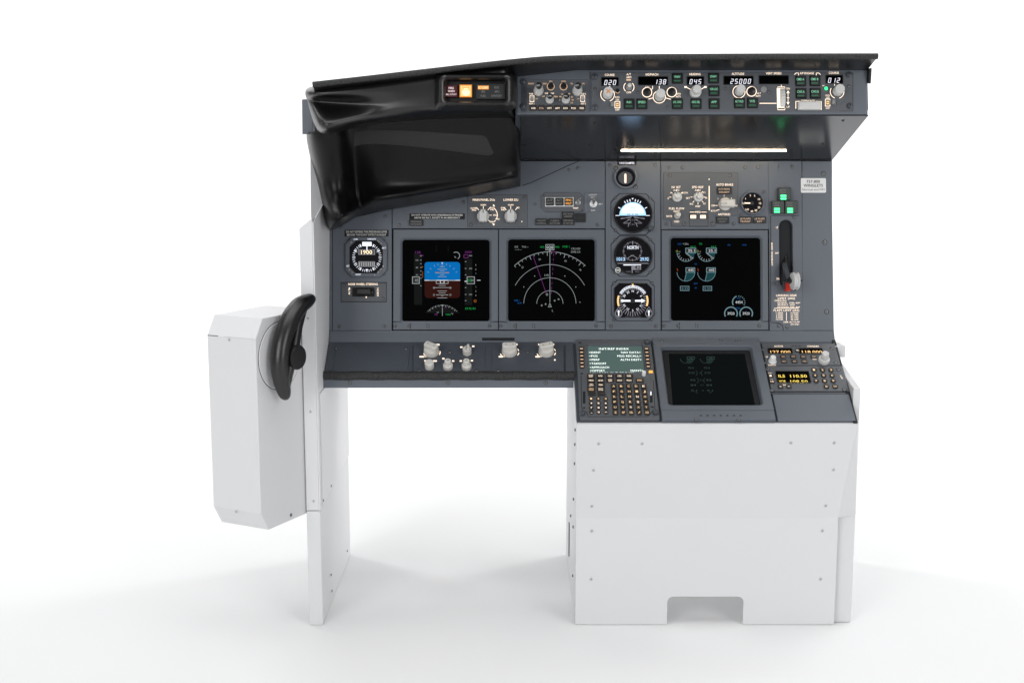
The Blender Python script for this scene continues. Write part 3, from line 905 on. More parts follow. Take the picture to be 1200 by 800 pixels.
def tile(cx, cy, w, h, lines, mat='ink_grey', name='annunciator_tile', parent=root, th=2.0, dz=0.0045, base='tile_dark', label=None, lw=0.8, plane=PANEL, z=0.0, extra=None):
    b = MB(plane)
    u, v, ww, hh = plane.box(cx, cy, w, h, z)
    b.rbox(u, v, ww, hh, z - 0.0005, z + dz, base, r=0.0008, bev=0.0008)
    n = len(lines)
    for i, s in enumerate(lines):
        mm = mat[i] if isinstance(mat, (list, tuple)) else mat
        y = cy + (i - (n - 1) / 2) * (h / (n + 0.3))
        b.text(s, cx, y, min(th, h / (n + 0.3) * 0.75), mm, z + dz + 0.00015, w=min(w * lw, len(s) * th * 0.95))
    if extra:
        extra(b, z + dz + 0.0001)
    return b.build(name, parent, label)
tile(487.8, 261.2, 16.2, 7.2, ['SPEEDBRAKES', 'EXTENDED'])
tile(634.2, 260.2, 13.4, 7.4, ['TAKEOFF', 'CONFIG'])
tile(650.0, 260.2, 15.2, 7.4, ['CABIN', 'ALTITUDE'])
tile(665.8, 260.0, 14.4, 7.4, ['SPEED BRAKE', 'DO NOT ARM'])
tile(665.6, 252.2, 14.4, 7.2, ['SPEED BRAKE', 'ARMED'])
tile(680.2, 255.4, 11.6, 10.4, ['STAB OUT', 'OF TRIM'], mat='gap_dark')

def dial_knob(plane, px, py, r_px, hh, parent, mat='knob_grey', point=90, bar=True, flute=0.05, name='knob', z=0.0, skirt=1.0, mark='ink_black', teeth=12):
    """rotary knob: fluted body and a raised pointer bar across the top"""
    u, v = plane.at(px, py, z)
    r = r_px * plane.k(px, py)
    b = MB(plane)
    b.lathe(u, v, [(r * skirt, z - 0.0003), (r * skirt, z + hh * 0.14), (r * 0.90, z + hh * 0.20), (r * 0.86, z + hh * 0.62), (r * 0.80, z + hh * 0.68)], mat, n=48, flute=flute, teeth=teeth)
    if bar:
        c, s_ = math.cos(R(point)), math.sin(R(point))
        lp = [(u + a * c - e * s_, v + a * s_ + e * c) for a, e in rrect(r * 0.05, 0, r * 1.9, r * 0.74, r * 0.34, 4)]
        b.stack([(lp, z + hh * 0.30), (lp, z + hh * 0.94), (inset(lp, r * 0.07), z + hh)], mat)
        mk = [(u + a * c - e * s_, v + a * s_ + e * c) for a, e in ((r * 0.35, -r * .05), (r * 0.92, -r * .05), (r * 0.92, r * .05), (r * 0.35, r * .05))]
        b.face([(a, e, z + hh + 0.0001) for a, e in mk], mark)
    else:
        b.lathe(u, v, [(r * 0.70, z + hh * 0.6), (r * 0.66, z + hh * 0.95), (r * 0.60, z + hh)], mat, n=24)
    return b.build(name, parent)

# display selector panel
b, fin = slab_px('selector_panel', [(547.6, 228), (618.6, 228), (618.6, 266.4), (547.6, 266.4)], PANEL, 'panel_grey_plate', root, z0=-0.001, z1=0.0018)
z = 0.0021
b.text('MAIN PANEL DUs', 567, 234.2, 2.6, 'lit_warm', z, w=26, bold=0.02); b.text('LOWER DU', 598.6, 234.2, 2.6, 'lit_warm', z, w=17, bold=0.02)
for cx in (566.4, 598.5):
    b.text('NORM', cx, 240.2, 1.9, 'lit_warm', z, w=6.2)
    b.line([(cx, 241.6), (cx, 246)], 0.6, 'lit_warm', z)
    b.line([(cx - 8.2, 243.0), (cx - 5.2, 246.2)], 0.6, 'lit_warm', z); b.line([(cx + 5.2, 246.2), (cx + 8.2, 243)], 0.6, 'lit_warm', z)
b.text('OUTBD', 555.2, 244, 1.8, 'lit_warm', z, w=7.6); b.text('PFD', 555.6, 246.4, 1.8, 'lit_warm', z, w=5)
b.text('ENG', 576.6, 243.4, 1.8, 'lit_warm', z, w=4.5); b.text('PRI', 576.8, 245.8, 1.8, 'lit_warm', z, w=4.2)
b.text('PFD', 580.2, 252.2, 1.8, 'lit_warm', z, w=4.4); b.text('MFD', 583, 256.8, 1.8, 'lit_warm', z, w=5); b.text('INBD', 576.4, 260, 1.8, 'lit_warm', z, w=5)
b.line([(572.5, 252.2), (576.4, 252.2)], 0.5, 'lit_warm', z); b.line([(571, 257.5), (574.6, 259.4)], 0.5, 'lit_warm', z)
b.arc(572.6, 252, 10.2, 52, -28, 0.7, 'lit_warm', z); b.arc(572.6, 252, 10.2, -38, -52, 0.7, 'lit_warm', z)
b.poly([(577.4, 240.8), (580.2, 242.6), (578.6, 239.4)], 'lit_warm', z); b.poly([(576.8, 261.8), (580, 262.6), (578.4, 264.4)], 'lit_warm', z)
b.text('ENG', 589.6, 243.6, 1.8, 'lit_warm', z, w=5); b.text('PRI', 589.6, 246, 1.8, 'lit_warm', z, w=4.4); b.text('ND', 607.2, 243.4, 1.9, 'lit_warm', z, w=3.2)
b.disc(611.6, 259.6, 0.6, 'lit_warm', z, n=8)
sp = fin()
for cx in (566.2, 598.4):
    b = MB(PANEL)
    u, v = PANEL.at(cx, 253.6, 0.0018)
    r = 7.4 * PANEL.k(cx, 253)
    b.lathe(u, v, [(r, 0.0015), (r, 0.007), (r * 0.94, 0.009)], 'knob_grey', n=40, flute=0.05, teeth=14)
    lp = [(u - r * .62, v - r * .95), (u + r * .62, v - r * .95), (u + r * .66, v + r * .55), (u + r * .30, v + r * 1.02), (u - r * .30, v + r * 1.02), (u - r * .66, v + r * .55)]
    b.stack([(lp, 0.008), (lp, 0.0165), (inset(lp, 0.0014), 0.0185)], 'knob_grey')
    b.line([(cx, 246.0), (cx, 249.4)], 0.8, 'ink_black', 0.0188)
    b.build('knob', sp)
for p in ((552, 263), (615, 231.5)):
    screw(PANEL, *p, sp, r=0.0026, z=0.0018)

# autoflight status lights
b = MB(PANEL)
u, v, w_, h_ = PANEL.box(659, 237.2, 50, 23)
b.stack([(octo(u, v, w_, h_, 0.008), -0.001), (octo(u, v, w_, h_, 0.008), 0.0012), (octo(u, v, w_ - .001, h_ - .001, 0.008), 0.0018)], 'panel_grey_plate', cap1=True)
b.line([(639.2, 226), (679, 226), (683.6, 230.5), (683.6, 243.5), (679, 248.4), (639.2, 248.4), (634.6, 243.5), (634.6, 230.5)], 0.9, 'gap_dark', 0.0003, closed=True)
b.text('TEST', 674.6, 244, 1.9, 'lit_warm', 0.0020, w=6.6); b.text('2', 679.8, 232.6, 1.6, 'ink_pale', 0.0020)
b.rect(638.8, 231.3, 672.2, 242.0, 'placard_white', 0.0021)
sp = b.build('status_panel', root, ang=20)
for cx, t, mm in ((644.4, 'A/P', 'ink_grey'), (655.5, 'A/T', 'ink_grey'), (666.4, 'FMC', 'lit_amber')):
    tile(cx, 236.6, 9.3, 9.0, [t, 'P/RST'], mat=mm, name='status_light', parent=sp, th=2.6, z=0.0021, dz=0.0035, lw=0.72)
def toggle(plane, px, py, r_px, ln, parent, mat='knob_pale', tilt=(0, 0.25), z=0.0, collar='screw_pale', ball=1.0, name='toggle_switch'):
    u, v = plane.at(px, py, z); k = plane.k(px, py); r = r_px * k
    b = MB(plane)
    b.lathe(u, v, [(r * 1.25, z - .0002), (r * 1.25, z + 0.0012), (r * 0.85, z + 0.0018), (r * 0.80, z + 0.004), (r * 0.5, z + 0.0045)], collar, n=16)
    loops = []
    for t, rr_ in ((0, .34), (.3, .36), (.6, .46), (.8, .56 * ball), (.93, .52 * ball), (1, .30 * ball)):
        loops.append((circ(u + tilt[0] * ln * t, v + tilt[1] * ln * t, r * rr_, 14), z + 0.004 + ln * t))
    b.stack(loops, mat)
    return b.build(name, parent)
toggle(PANEL, 677.4, 237.2, 2.7, 0.010, sp, mat='knob_mid', z=0.0018, collar='screw_steel')
for p in ((638, 229.2), (682, 247)):
    screw(PANEL, *p, sp, r=0.0016, z=0.0018)

# lights test switch
b = MB(PANEL)
u, v, w_, h_ = PANEL.box(695.8, 237, 22, 22.4)
b.slab(rrect(u, v, w_, h_, 0.001, 2), -0.0005, 0.0010, 'panel_grey', 0.0004)
b.text('LIGHTS', 694.6, 228.4, 1.9, 'ink_pale', 0.0012, w=9); b.text('TEST', 694.6, 231.6, 1.9, 'ink_pale', 0.0012, w=5.4)
b.text('BRT', 704, 239.2, 1.8, 'ink_pale', 0.0012, w=4.6); b.text('DIM', 695, 246.6, 1.8, 'ink_pale', 0.0012, w=4.4)
b.text('MASTER', 686.8, 242.6, 1.2, 'ink_grey', 0.0012, w=9, rot=90)
sp = b.build('switch_panel', root)
toggle(PANEL, 695.4, 238.8, 3.6, 0.015, sp, mat='screw_steel', tilt=(0.0, 0.45), z=0.001, collar='screw_pale')

# ------------------------------------------------------------------ display units
def display(name, x0, y0, x1, y1, gx0, gy0, gx1, gy1, ystrip, label):
    b = MB(PANEL)
    a = PANEL.at(x0, y1); c = PANEL.at(x1, y0); s1 = PANEL.at(x0, ystrip)
    cx, cy, w, h = (a[0] + c[0]) / 2, (s1[1] + c[1]) / 2, c[0] - a[0] - 0.0014, c[1] - s1[1] - 0.0010
    g0 = PANEL.at(gx0, gy1); g1 = PANEL.at(gx1, gy0)
    gu, gv, gw, gh = (g0[0] + g1[0]) / 2, (g0[1] + g1[1]) / 2, g1[0] - g0[0], g1[1] - g0[1]
    n = 5
    b.stack([(rrect(cx, cy, w, h, 0.001, n), -0.008), (rrect(cx, cy, w, h, 0.001, n), 0.0004), (rrect(cx, cy, w - .0014, h - .0014, 0.001, n), 0.0012),
             (rrect(gu, gv, gw + 0.009, gh + 0.009, 0.009, n), 0.0012), (rrect(gu, gv, gw + 0.0065, gh + 0.0065, 0.008, n), 0.0004),
             (rrect(gu, gv, gw + 0.001, gh + 0.001, 0.006, n), -0.0030), (rrect(gu, gv, gw, gh, 0.006, n), -0.0040)], 'panel_grey', cap1=False)
    # lower strip
    b2 = MB(PANEL)
    cy2, h2 = (a[1] + s1[1]) / 2, s1[1] - a[1] - 0.0010
    b.rbox(cx, cy2, w, h2, -0.008, 0.0010, 'panel_grey', r=0.0006)
    dv = display_strip_x
    b.line([(x0 + 21, ystrip + 0.8), (x0 + 21, y1 - 0.8)], 0.6, 'gap_dark', 0.0012)
    cleat(b, x0 + 41.5, (ystrip + y1) / 2, 0.0012)
    o = b.build(name, root, label, ang=24)
    for sx in (x0 + 2.6, x0 + 19.5, x1 - 10.5):
        screw(PANEL, sx, (ystrip + y1) / 2, o, r=0.0026, z=0.0010)
    b = MB(PANEL)
    b.stack([(rrect(gu, gv, gw + .0004, gh + .0004, 0.006, n), -0.0046), (rrect(gu, gv, gw, gh, 0.006, n), -0.0042)], 'screen_glass')
    return o, b
display_strip_x = 0
ZG = -0.0039
# primary flight display
pfd, b = display('flight_display', 460.2, 268.6, 584.2, 386.6, 471.2, 280.8, 573.6, 376.4, 377.0, 'left display showing a blue and brown horizon')
z = ZG
pts = [(x, y) for x, y in [(497.5, 312), (497.5, 310), (498.2, 308.2), (499.6, 307.3), (501, 307), (535.4, 307), (537, 307.3), (538.4, 308.2), (539.2, 310), (539.2, 312), (539.2, 328.4), (497.5, 328.4)]]
b.poly(pts, 'scr_sky', z)
b.poly([(497.5, 328.4), (539.2, 328.4), (539.2, 345), (538.6, 347.4), (537, 348.8), (535, 349.2), (501.6, 349.2), (499.6, 348.8), (498.1, 347.4), (497.5, 345)], 'scr_ground', z)
z2 = z + 0.00015
b.rect(497.5, 328.0, 539.2, 328.9, 'scr_white_hot', z2)
for y, w in ((315.4, 11), (319.8, 16), (324.2, 10), (312.6, 6), (317.6, 5.4), (322, 5), (334.6, 8), (337, 20), (340.8, 11), (343, 8), (345.4, 13), (349.0, 11.5)):
    b.line([(518.2 - w / 2, y), (518.2 + w / 2, y)], 0.6, 'scr_white', z2)
for sx in (-1, 1):
    b.line([(518.2 + sx * 15.5, 328.6), (518.2 + sx * 7, 328.6), (518.2 + sx * 7, 332)], 1.1, 'scr_white', z2 + .00005)
    b.line([(518.2 + sx * 8, 319), (518.2 + sx * 4, 319)], 0.8, 'scr_amber', z2 + .0001)
    b.line([(518.2 + sx * 7, 345.5), (518.2 + sx * 4.6, 345.5)], 0.8, 'scr_white', z2); b.ring(518.2 + sx * 9.6, 337.2, 1, 0.4, 'scr_white', z2, n=8); b.ring(518.2 + sx * 9.6, 345.5, 1, 0.4, 'scr_white', z2, n=8)
b.frame(516, 328.6, 520.4, 332, 0.7, 'scr_white_hot', z2 + .0001)
b.line([(511.4, 332.2), (525, 332.2)], 0.7, 'scr_white', z2 + .0001)
b.poly([(517, 307.6), (519.4, 307.6), (518.2, 309.6)], 'scr_white_hot', z2)
b.ticks(518.2, 328.4, 18.2, 20, (62, 75, 105, 118, 135, 45, 150, 30), 0.5, 'scr_white', z2)
b.text('10', 518.2, 310.8, 1.8, 'scr_white', z2 + .0001); b.text('10', 518.2, 346.6, 2.0, 'scr_white', z2 + .0001)
for x in (511.2, 525.2):
    b.line([(x, 288), (x, 295)], 0.8, 'scr_grey', z); 
b.text('138', 489.6, 295.6, 2.7, 'scr_magenta', z, w=6.2); b.line([(491.8, 299.4), (496, 299.4)], 0.9, 'scr_magenta', z)
b.rect(485.2, 297, 494.6, 357, 'scr_grey', z - .00012)
for i, (y, t) in enumerate(((304.8, '120'), (313.5, '80'), (322, '60'))):
    b.text(t, 488.6, y, 1.8, 'scr_white', z); 
for y in (300, 304.8, 309, 313.5, 317.6, 322, 326, 334.8):
    b.line([(492.4, y), (494, y)], 0.6, 'scr_white', z)
b.frame(483.4, 324.4, 491.4, 332.2, 0.8, 'scr_white', z + .0002); b.rect(483.8, 324.8, 491, 331.8, 'gap_dark', z + .0001); b.text('45', 488.2, 328.4, 3.2, 'scr_white', z + .0003)
b.line([(495.6, 312.4), (493.4, 313.6)], 0.9, 'scr_amber', z); b.line([(495.4, 318), (495.4, 325.6)], 0.5, 'scr_amber', z)
b.text('25000', 548.8, 295.4, 2.6, 'scr_magenta', z, w=8.2); b.frame(543.6, 298.6, 548.6, 302, 0.6, 'scr_magenta', z + .0001)
b.rect(544.6, 303, 553.4, 357.4, 'scr_grey', z - .00012)
for y, t in ((299.6, '400'), (314.6, '200'), (345, '000')):
    b.text(t, 551.4, y, 1.7, 'scr_white', z)
for y in (306.6, 314.6, 322, 337, 345, 352.2):
    b.line([(544.8, y), (546.6, y)], 0.6, 'scr_white', z)
b.frame(547.4, 324.4, 556, 332.4, 0.8, 'scr_white', z + .0002); b.rect(547.8, 324.8, 555.6, 332, 'scr_grey', z + .0001); b.text('00', 550, 328.4, 3.4, 'scr_green', z + .0003); b.text('20', 553.6, 328.4, 2.6, 'scr_white', z + .00035)
b.line([(544.6, 329.6), (547, 329.6)], 1, 'scr_white_hot', z + .0002); b.line([(559, 328.4), (563, 328.4)], 0.7, 'scr_white_hot', z + .0002)
for y, t in ((310.4, '6'), (315.6, '2'), (320.4, '1'), (336, '1'), (341, '2'), (346, '6')):
    b.text(t, 557.6, y, 1.8, 'scr_white', z)
b.text('29.92 IN', 551, 361.4, 2.4, 'scr_green', z, w=12); b.ring(556.8, 352.6, 1.3, 0.7, 'scr_amber', z, n=10)
b.arc(534.4, 299.6, 4.2, -60, 130, 0.7, 'scr_white', z); b.line([(532.6, 300.4), (534.4, 302.2)], 0.6, 'scr_white', z)
b.ticks(518.4, 381, 22, 24, range(50, 131, 10), 0.7, 'scr_white', z); b.ticks(518.4, 381, 23, 24, range(45, 136, 5), 0.5, 'scr_white', z + .00005)
b.poly([(518.4 + 24.6 * math.cos(R(a)), 381 - 24.6 * math.sin(R(a))) for a in range(36, 145, 6)], 'scr_grey', z - .00012)
b.line([(518.4, 360), (518.4, 370)], 0.6, 'scr_white', z + .0001); b.poly([(516.8, 357.2), (520, 357.2), (518.4, 359.4)], 'scr_white', z + .0001)
b.text('138', 510.8, 368.4, 2.0, 'scr_magenta', z + .0001); b.text('MAG', 525.2, 368.4, 1.9, 'scr_green', z + .0001); b.text('H', 522.4, 360.4, 1.9, 'scr_magenta', z + .0001)
b.text('10', 513, 366.0, 1.8, 'scr_white', z + .0002, rot=20); b.text('14', 530, 367.4, 1.8, 'scr_white', z + .0002, rot=-30)
b.build('screen', pfd)

# navigation display
nd, b = display('navigation_display', 584.2, 268.6, 709.0, 386.6, 595.4, 280.4, 697.0, 376.4, 377.0, 'middle display showing white range arcs')
z = ZG
C = (644.4, 356)
b.arc(*C, 61.0, 47, 133, 0.6, 'scr_white', z, n=40)
b.arc(*C, 46.0, 28, 152, 0.48, 'scr_white', z, n=40); b.arc(*C, 30.6, 1, 179, 0.48, 'scr_white', z, n=40); b.arc(*C, 15.4, 1, 179, 0.48, 'scr_white', z, n=30)
b.line([(644.4, 295), (644.4, 354)], 0.55, 'scr_white', z + .0001)
b.ticks(*C, 56.4, 61, (53, 73, 93, 113, 128), 0.6, 'scr_white', z); b.ticks(*C, 58.6, 61, range(48, 134, 5), 0.5, 'scr_white', z + .00005)
for a, t in ((127, '33'), (103, '36'), (70, '03'), (48, '06')):
    b.text(t, C[0] + 53.5 * math.cos(R(a)), C[1] - 53.5 * math.sin(R(a)), 2.0, 'scr_white', z, rot=a - 90)
b.line([(624.8, 300), (640.2, 344)], 0.5, 'scr_magenta', z + .0002)
for i in range(9):
    t0, t1 = i / 9, (i + .55) / 9
    b.line([(648.9 - 3 * t0, 297 + 50 * t0), (648.9 - 3 * t1, 297 + 50 * t1)], 0.45, 'scr_magenta', z + .0002)
b.line([(645.6, 295.2), (652, 295.2)], 0.8, 'scr_magenta', z + .0003)
b.frame(639.6, 286.6, 649.2, 292.8, 0.7, 'scr_white', z); b.text('020', 644.4, 289.9, 3.4, 'scr_white_hot', z + .0001, w=7.6); b.poly([(643, 293), (645.8, 293), (644.4, 295)], 'scr_white', z)
b.text('HDG', 635.4, 289.4, 2.0, 'scr_green', z, w=4.8); b.text('MAG', 653, 289.4, 2.0, 'scr_green', z, w=4.8); b.text('VOR 1', 663, 289, 2.3, 'scr_green', z, w=8.4)
b.text('GS', 605, 289.2, 2.0, 'scr_white', z, w=4); b.text('TAS---', 615.4, 289.2, 2.0, 'scr_white', z, w=8); b.text('---/---', 607.4, 292.4, 1.5, 'scr_white', z, w=8)
b.text('CRS 020', 674.6, 291.4, 2.2, 'scr_white', z, w=10.6); b.text('DME 0.0', 674.6, 295.2, 2.2, 'scr_white', z, w=10.6)
b.text('10', 640.6, 322.4, 2.2, 'scr_white', z, w=4.6); b.text('VOR 1', 605.4, 352, 2.2, 'scr_blue', z, w=6); b.text('ELW', 609, 355, 1.9, 'scr_blue', z, w=4.8)
b.poly([(642.2, 359.8), (646.6, 359.8), (644.4, 354.6)], 'scr_white', z + .0003); b.poly([(643.1, 359.2), (645.7, 359.2), (644.4, 355.9)], 'gap_dark', z + .0004)
for x, y in ((650, 352.2), (654.6, 350.6), (639.4, 356.2), (634.8, 357.8)):
    b.ring(x, y, 0.7, 0.5, 'scr_white', z, n=8)
for x, y in ((626.6, 323.4), (662, 323.4), (613.8, 336.2), (674.8, 336.2), (679.6, 354)):
    b.disc(x, y, 0.6, 'scr_white', z, n=6)
b.ring(641, 345, 1.1, 0.5, 'scr_white', z + .0003, n=8); b.line([(647, 362), (650, 370)], 0.5, 'scr_grey', z); b.text('L', 647.6, 363.8, 2.4, 'scr_white', z + .0001)
b.build('screen', nd)

# engine display
ed, b = display('engine_display', 775.2, 269.4, 900.2, 386.8, 786.6, 278.6, 891.2, 375.4, 376.6, 'right display showing engine gauges')
z = ZG
for cx in (803.8, 828.0):
    b.arc(cx, 296, 10.4, 180, 330, 0.55, 'scr_cyan', z); b.poly([(cx + .6, 298.2), (cx + 8.6, 303.4), (cx + 10.2, 297.4), (cx + 10, 296.4), (cx, 296.4)], 'scr_teal', z - .0001)
    b.line([(cx, 296.6), (cx + 8.4, 303)], 0.8, 'scr_white', z + .0001)
    b.ticks(cx, 296, 7.6, 10.2, (190, 210, 230, 250, 270, 290, 310), 0.6, 'scr_white', z)
    b.frame(cx - .2, 290.8, cx + 11.6, 296.4, 0.8, 'scr_cyan', z + .0002); b.rect(cx + .2, 291.2, cx + 11.2, 296, 'gap_dark', z + .00015); b.text('35.1', cx + 6.4, 293.7, 3.0, 'scr_white_hot', z + .0003, w=7.8)
    b.text('94.7', cx + 8.2, 289.2, 1.9, 'scr_green', z, w=6); b.line([(cx - 12, 294.4), (cx - 9, 294.8)], 0.8, 'scr_green', z + .0001); b.line([(cx - 10.4, 292.6), (cx - 9.6, 295.4)], 0.7, 'scr_amber', z + .0002)
    b.text('10', cx - 7.4, 295, 1.4, 'scr_white', z)
    b.arc(cx, 319, 10.4, 180, 360, 0.55, 'scr_cyan', z); b.poly([(cx - 1.4, 329) , (cx + 3, 328.8), (cx + 7.4, 326.2), (cx + 9.8, 322), (cx + 10.2, 319.2), (cx + .6, 319.2)], 'scr_teal', z - .0001)
    b.line([(cx + .6, 319.4), (cx - 1.6, 329)], 0.6, 'scr_cyan', z + .0001)
    b.frame(cx, 313.8, cx + 10.4, 319.0, 0.8, 'scr_cyan', z + .0002); b.rect(cx + .4, 314.2, cx + 10, 318.6, 'gap_dark', z + .00015); b.text('445', cx + 5.8, 316.4, 3.0, 'scr_white_hot', z + .0003, w=6.6)
    b.line([(cx - 10.4, 314.6), (cx - 9.4, 317.6)], 0.8, 'scr_red', z + .0001)
for cx in (802.4, 829):
    b.frame(cx - 5.0, 335.4, cx + 5.0, 340.4, 0.7, 'scr_cyan', z); b.text('0.33', cx, 338, 2.8, 'scr_cyan', z + .0001, w=7)
b.text('TAT', 796.4, 286, 2.0, 'scr_blue', z, w=4.8); b.text('+20c', 803.6, 285.8, 2.2, 'scr_white', z, w=6.8); b.text('TO', 821, 285.8, 2.2, 'scr_green', z, w=3.6)
for x, y, t in ((815.4, 309.4, 'N1'), (815.4, 332.2, 'EGT'), (815.4, 337.4, 'FF'), (854.4, 287, 'OIL'), (872.4, 287, 'HYD')):
    b.text(t, x, y, 1.7, 'scr_blue', z)
for cx, cy, t in ((856.6, 367.2, '3920'), (874.4, 367.2, '3920')):
    b.arc(cx, cy, 7.4, -28, 208, 1.3, 'scr_cyan', z); b.text(t, cx, cy, 3.2, 'scr_white_hot', z, w=8.2); b.text('L', cx, cy - 3.6, 1.3, 'scr_blue', z)
b.arc(865.8, 354, 7.4, 110, 208, 1.2, 'scr_cyan', z); b.ticks(865.8, 354, 6.2, 7.8, (90, 70, 50, 30, 10, -10, -26), 0.7, 'scr_cyan', z); b.text('4454', 866, 354, 3.2, 'scr_white_hot', z, w=8.4)
b.text('CTR', 865.6, 349.6, 1.5, 'scr_blue', z); b.text('FUEL', 865.4, 361, 2.0, 'scr_blue', z, w=4.4)
b.build('screen', ed)

# ------------------------------------------------------------------ standby column
b, fin = slab_px('instrument_panel', [(709.3, 188.5), (774.3, 188.5), (774.8, 387), (709.3, 387)], PANEL, 'panel_grey', root)
p_sb = fin()
for p in ((714.4, 193.8), (767.6, 193.5), (716, 382.2), (768.5, 382.2)):
    screw(PANEL, *p, p_sb, r=0.0027)
placard('placard', 734.6, 191.2, 22.6, 4.6, ['YAW DAMPER'], 2.4, mat='lit_white', tw=[18])
def gauge(cx, cy, r_px, name, label=None, mat='bezel_dark', face='face_dark', rim=1.1, hh=0.007, fz=0.0025):
    u, v = PANEL.at(cx, cy); k = PANEL.k(cx, cy); r = r_px * k
    b = MB(PANEL)
    b.lathe(u, v, [(r * rim, -0.0005), (r * rim, hh - .001), (r * rim * 0.985, hh), (r * 1.0, hh), (r * 0.95, fz)], mat, n=48, matcap=face)
    return b.build(name, root, label, ang=30)
g = gauge(732.8, 208.2, 11.6, 'trim_gauge', mat='panel_grey', face='face_dark', rim=1.17, hh=0.009)
b = MB(PANEL)
b.disc(732.8, 208.6, 8.4, 'bezel_dark', 0.0028, ry=7.4); b.rect(732.0, 203.6, 733.8, 214.6, 'lit_warm', 0.0032); b.rect(731.4, 204.6, 734.4, 213.6, 'lit_warm_dim', 0.0030)
b.build('needle', g)
for p in ((721.6, 197.4), (744.6, 219)):
    screw(PANEL, *p, g, r=0.0036)
def oct_plate(cx, cy, w, h, c, name, label):
    b = MB(PANEL)
    u, v, w_, h_ = PANEL.box(cx, cy, w, h)
    b.stack([(octo(u, v, w_, h_, c), -0.001), (octo(u, v, w_, h_, c), 0.0010), (octo(u, v, w_ - .0016, h_ - .0016, c), 0.0018)], 'panel_grey')
    b.stack([(octo(u, v, w_ + .0022, h_ + .0022, c), -0.001), (octo(u, v, w_ + .0022, h_ + .0022, c), 0.0002)], 'gap_dark')
    return b, u, v
# attitude indicator
def inst(cx, cy, w, h, r_px, name, label):
    b, u, v = oct_plate(cx, cy, w, h, 0.017, name, label)
    r = r_px * PANEL.k(cx, cy)
    b.lathe(u, v, [(r * 1.0, 0.0010), (r * 1.0, 0.0075), (r * 0.97, 0.0085), (r * 0.93, 0.0085), (r * 0.90, 0.0050)], 'black_satin', n=56, matcap='face_dark')
    o = b.build(name, root, label, ang=24)
    for sx in (-1, 1):
        for sy in (-1, 1):
            screw(PANEL, cx + sx * w * .40, cy + sy * h * .40, o, r=0.0022, z=0.0018)
    return o
cx, cy = 741.4, 251
ai = inst(cx, cy, 50.5, 47.5, 22.6, 'attitude_indicator', 'standby horizon with a bright blue sky half')
b = MB(PANEL); z = 0.0053
sky = [(cx + 15.6 * math.cos(R(a)), cy + 1.6 - 15.6 * math.sin(R(a)) * 1.0) for a in range(0, 181, 6)]
b.poly(sky, 'face_sky', z)
b.poly([(cx + 13.4 * math.cos(R(a)), cy - 0.8 - 12.2 * math.sin(R(a))) for a in range(0, 181, 6)], 'face_horizon', z + .0001)
b.line([(cx - 20, cy + 1.6), (cx - 15.6, cy + 1.6)], 0.7, 'face_white', z); b.line([(cx + 15.6, cy + 1.6), (cx + 20, cy + 1.6)], 0.7, 'face_white', z)
b.ticks(cx, cy + 1.6, 16.4, 19.4, (30, 60, 70, 80, 100, 110, 120, 150), 0.9, 'face_white', z)
b.poly([(cx - 1.4, cy - 16), (cx + 1.4, cy - 16), (cx, cy - 13.4)], 'ink_black', z + .0002); b.poly([(cx - 1.2, cy - 18.8), (cx + 1.2, cy - 18.8), (cx, cy - 16.8)], 'face_white', z + .0002)
for x0, x1 in ((-6.6, -2.6), (-1.2, 1.2), (2.6, 6.6)):
    b.line([(cx + x0, cy + .2), (cx + x1, cy + .2)], 1.1, 'scr_amber', z + .0003)
for y, w in ((-3.5, 9), (-7.5, 6)):
    b.line([(cx - w / 2, cy + y), (cx + w / 2, cy + y)], 0.5, 'ink_grey', z + .0002)
for y, w in ((4.2, 28), (6.2, 12), (8.2, 6), (10.4, 20), (12.6, 5)):
    b.line([(cx - w / 2, cy + y + abs(w) * .02), (cx - 2, cy + y)], 0.6, 'face_sil', z + .0001); b.line([(cx + 2, cy + y), (cx + w / 2, cy + y + abs(w) * .02)], 0.6, 'face_sil', z + .0001)
for sx in (-1, 1):
    b.line([(cx + sx * 1, cy + 3), (cx + sx * 14, cy + 5.6)], 0.6, 'face_sil', z + .0002); b.line([(cx + sx * 3, cy + 6), (cx + sx * 11, cy + 10.6)], 0.6, 'face_sil', z + .0002); b.line([(cx + sx * 4, cy + 10.5), (cx + sx * 5.4, cy + 14.6)], 0.8, 'face_sil', z + .0002)
b.text('20', cx, cy + 12, 1.6, 'face_sil', z + .0003); b.text('10', cx, cy + 6.8, 1.6, 'face_sil', z + .0003)
b.build('dial', ai)
b = MB(PANEL); u, v = PANEL.at(761.5, 268.5)
b.lathe(u, v, [(0.0055, 0.001), (0.0055, 0.014), (0.0045, 0.016)], 'bezel_dark', n=14, flute=.1, teeth=7)
b.build('knob', ai)
# standby airspeed / altitude
cx, cy = 741.6, 300
si = inst(cx, cy, 50.5, 47, 22.4, 'altitude_indicator', 'standby instrument with grey number drums')
b = MB(PANEL); z = 0.0053
b.ring(cx - .5, cy - 5.6, 10.4, 0.5, 'face_dim', z, n=32)
b.ticks(cx - .5, cy - 5.6, 9.2, 11.6, range(0, 360, 30), 0.9, 'face_sil', z + .0001); b.ticks(cx - .5, cy - 5.6, 10.0, 11.4, range(0, 360, 10), 0.5, 'face_sil', z + .00005)
b.text('NORTH', cx, cy - 10, 4.0, 'face_white', z + .0003, w=13, bold=0.03); b.line([(cx - .2, cy - 17.5), (cx - .2, cy - 13)], 0.9, 'face_sil', z + .0002)
b.text('ALT', cx - .6, cy - .4, 1.8, 'face_sil', z + .0002, w=4.4)
b.line([(cx - .6, cy - 1), (cx - 6, cy + 2.6)], 0.7, 'face_sil', z + .0003); b.line([(cx - .6, cy - 1), (cx + 5, cy + 2.4)], 0.7, 'face_sil', z + .0003)
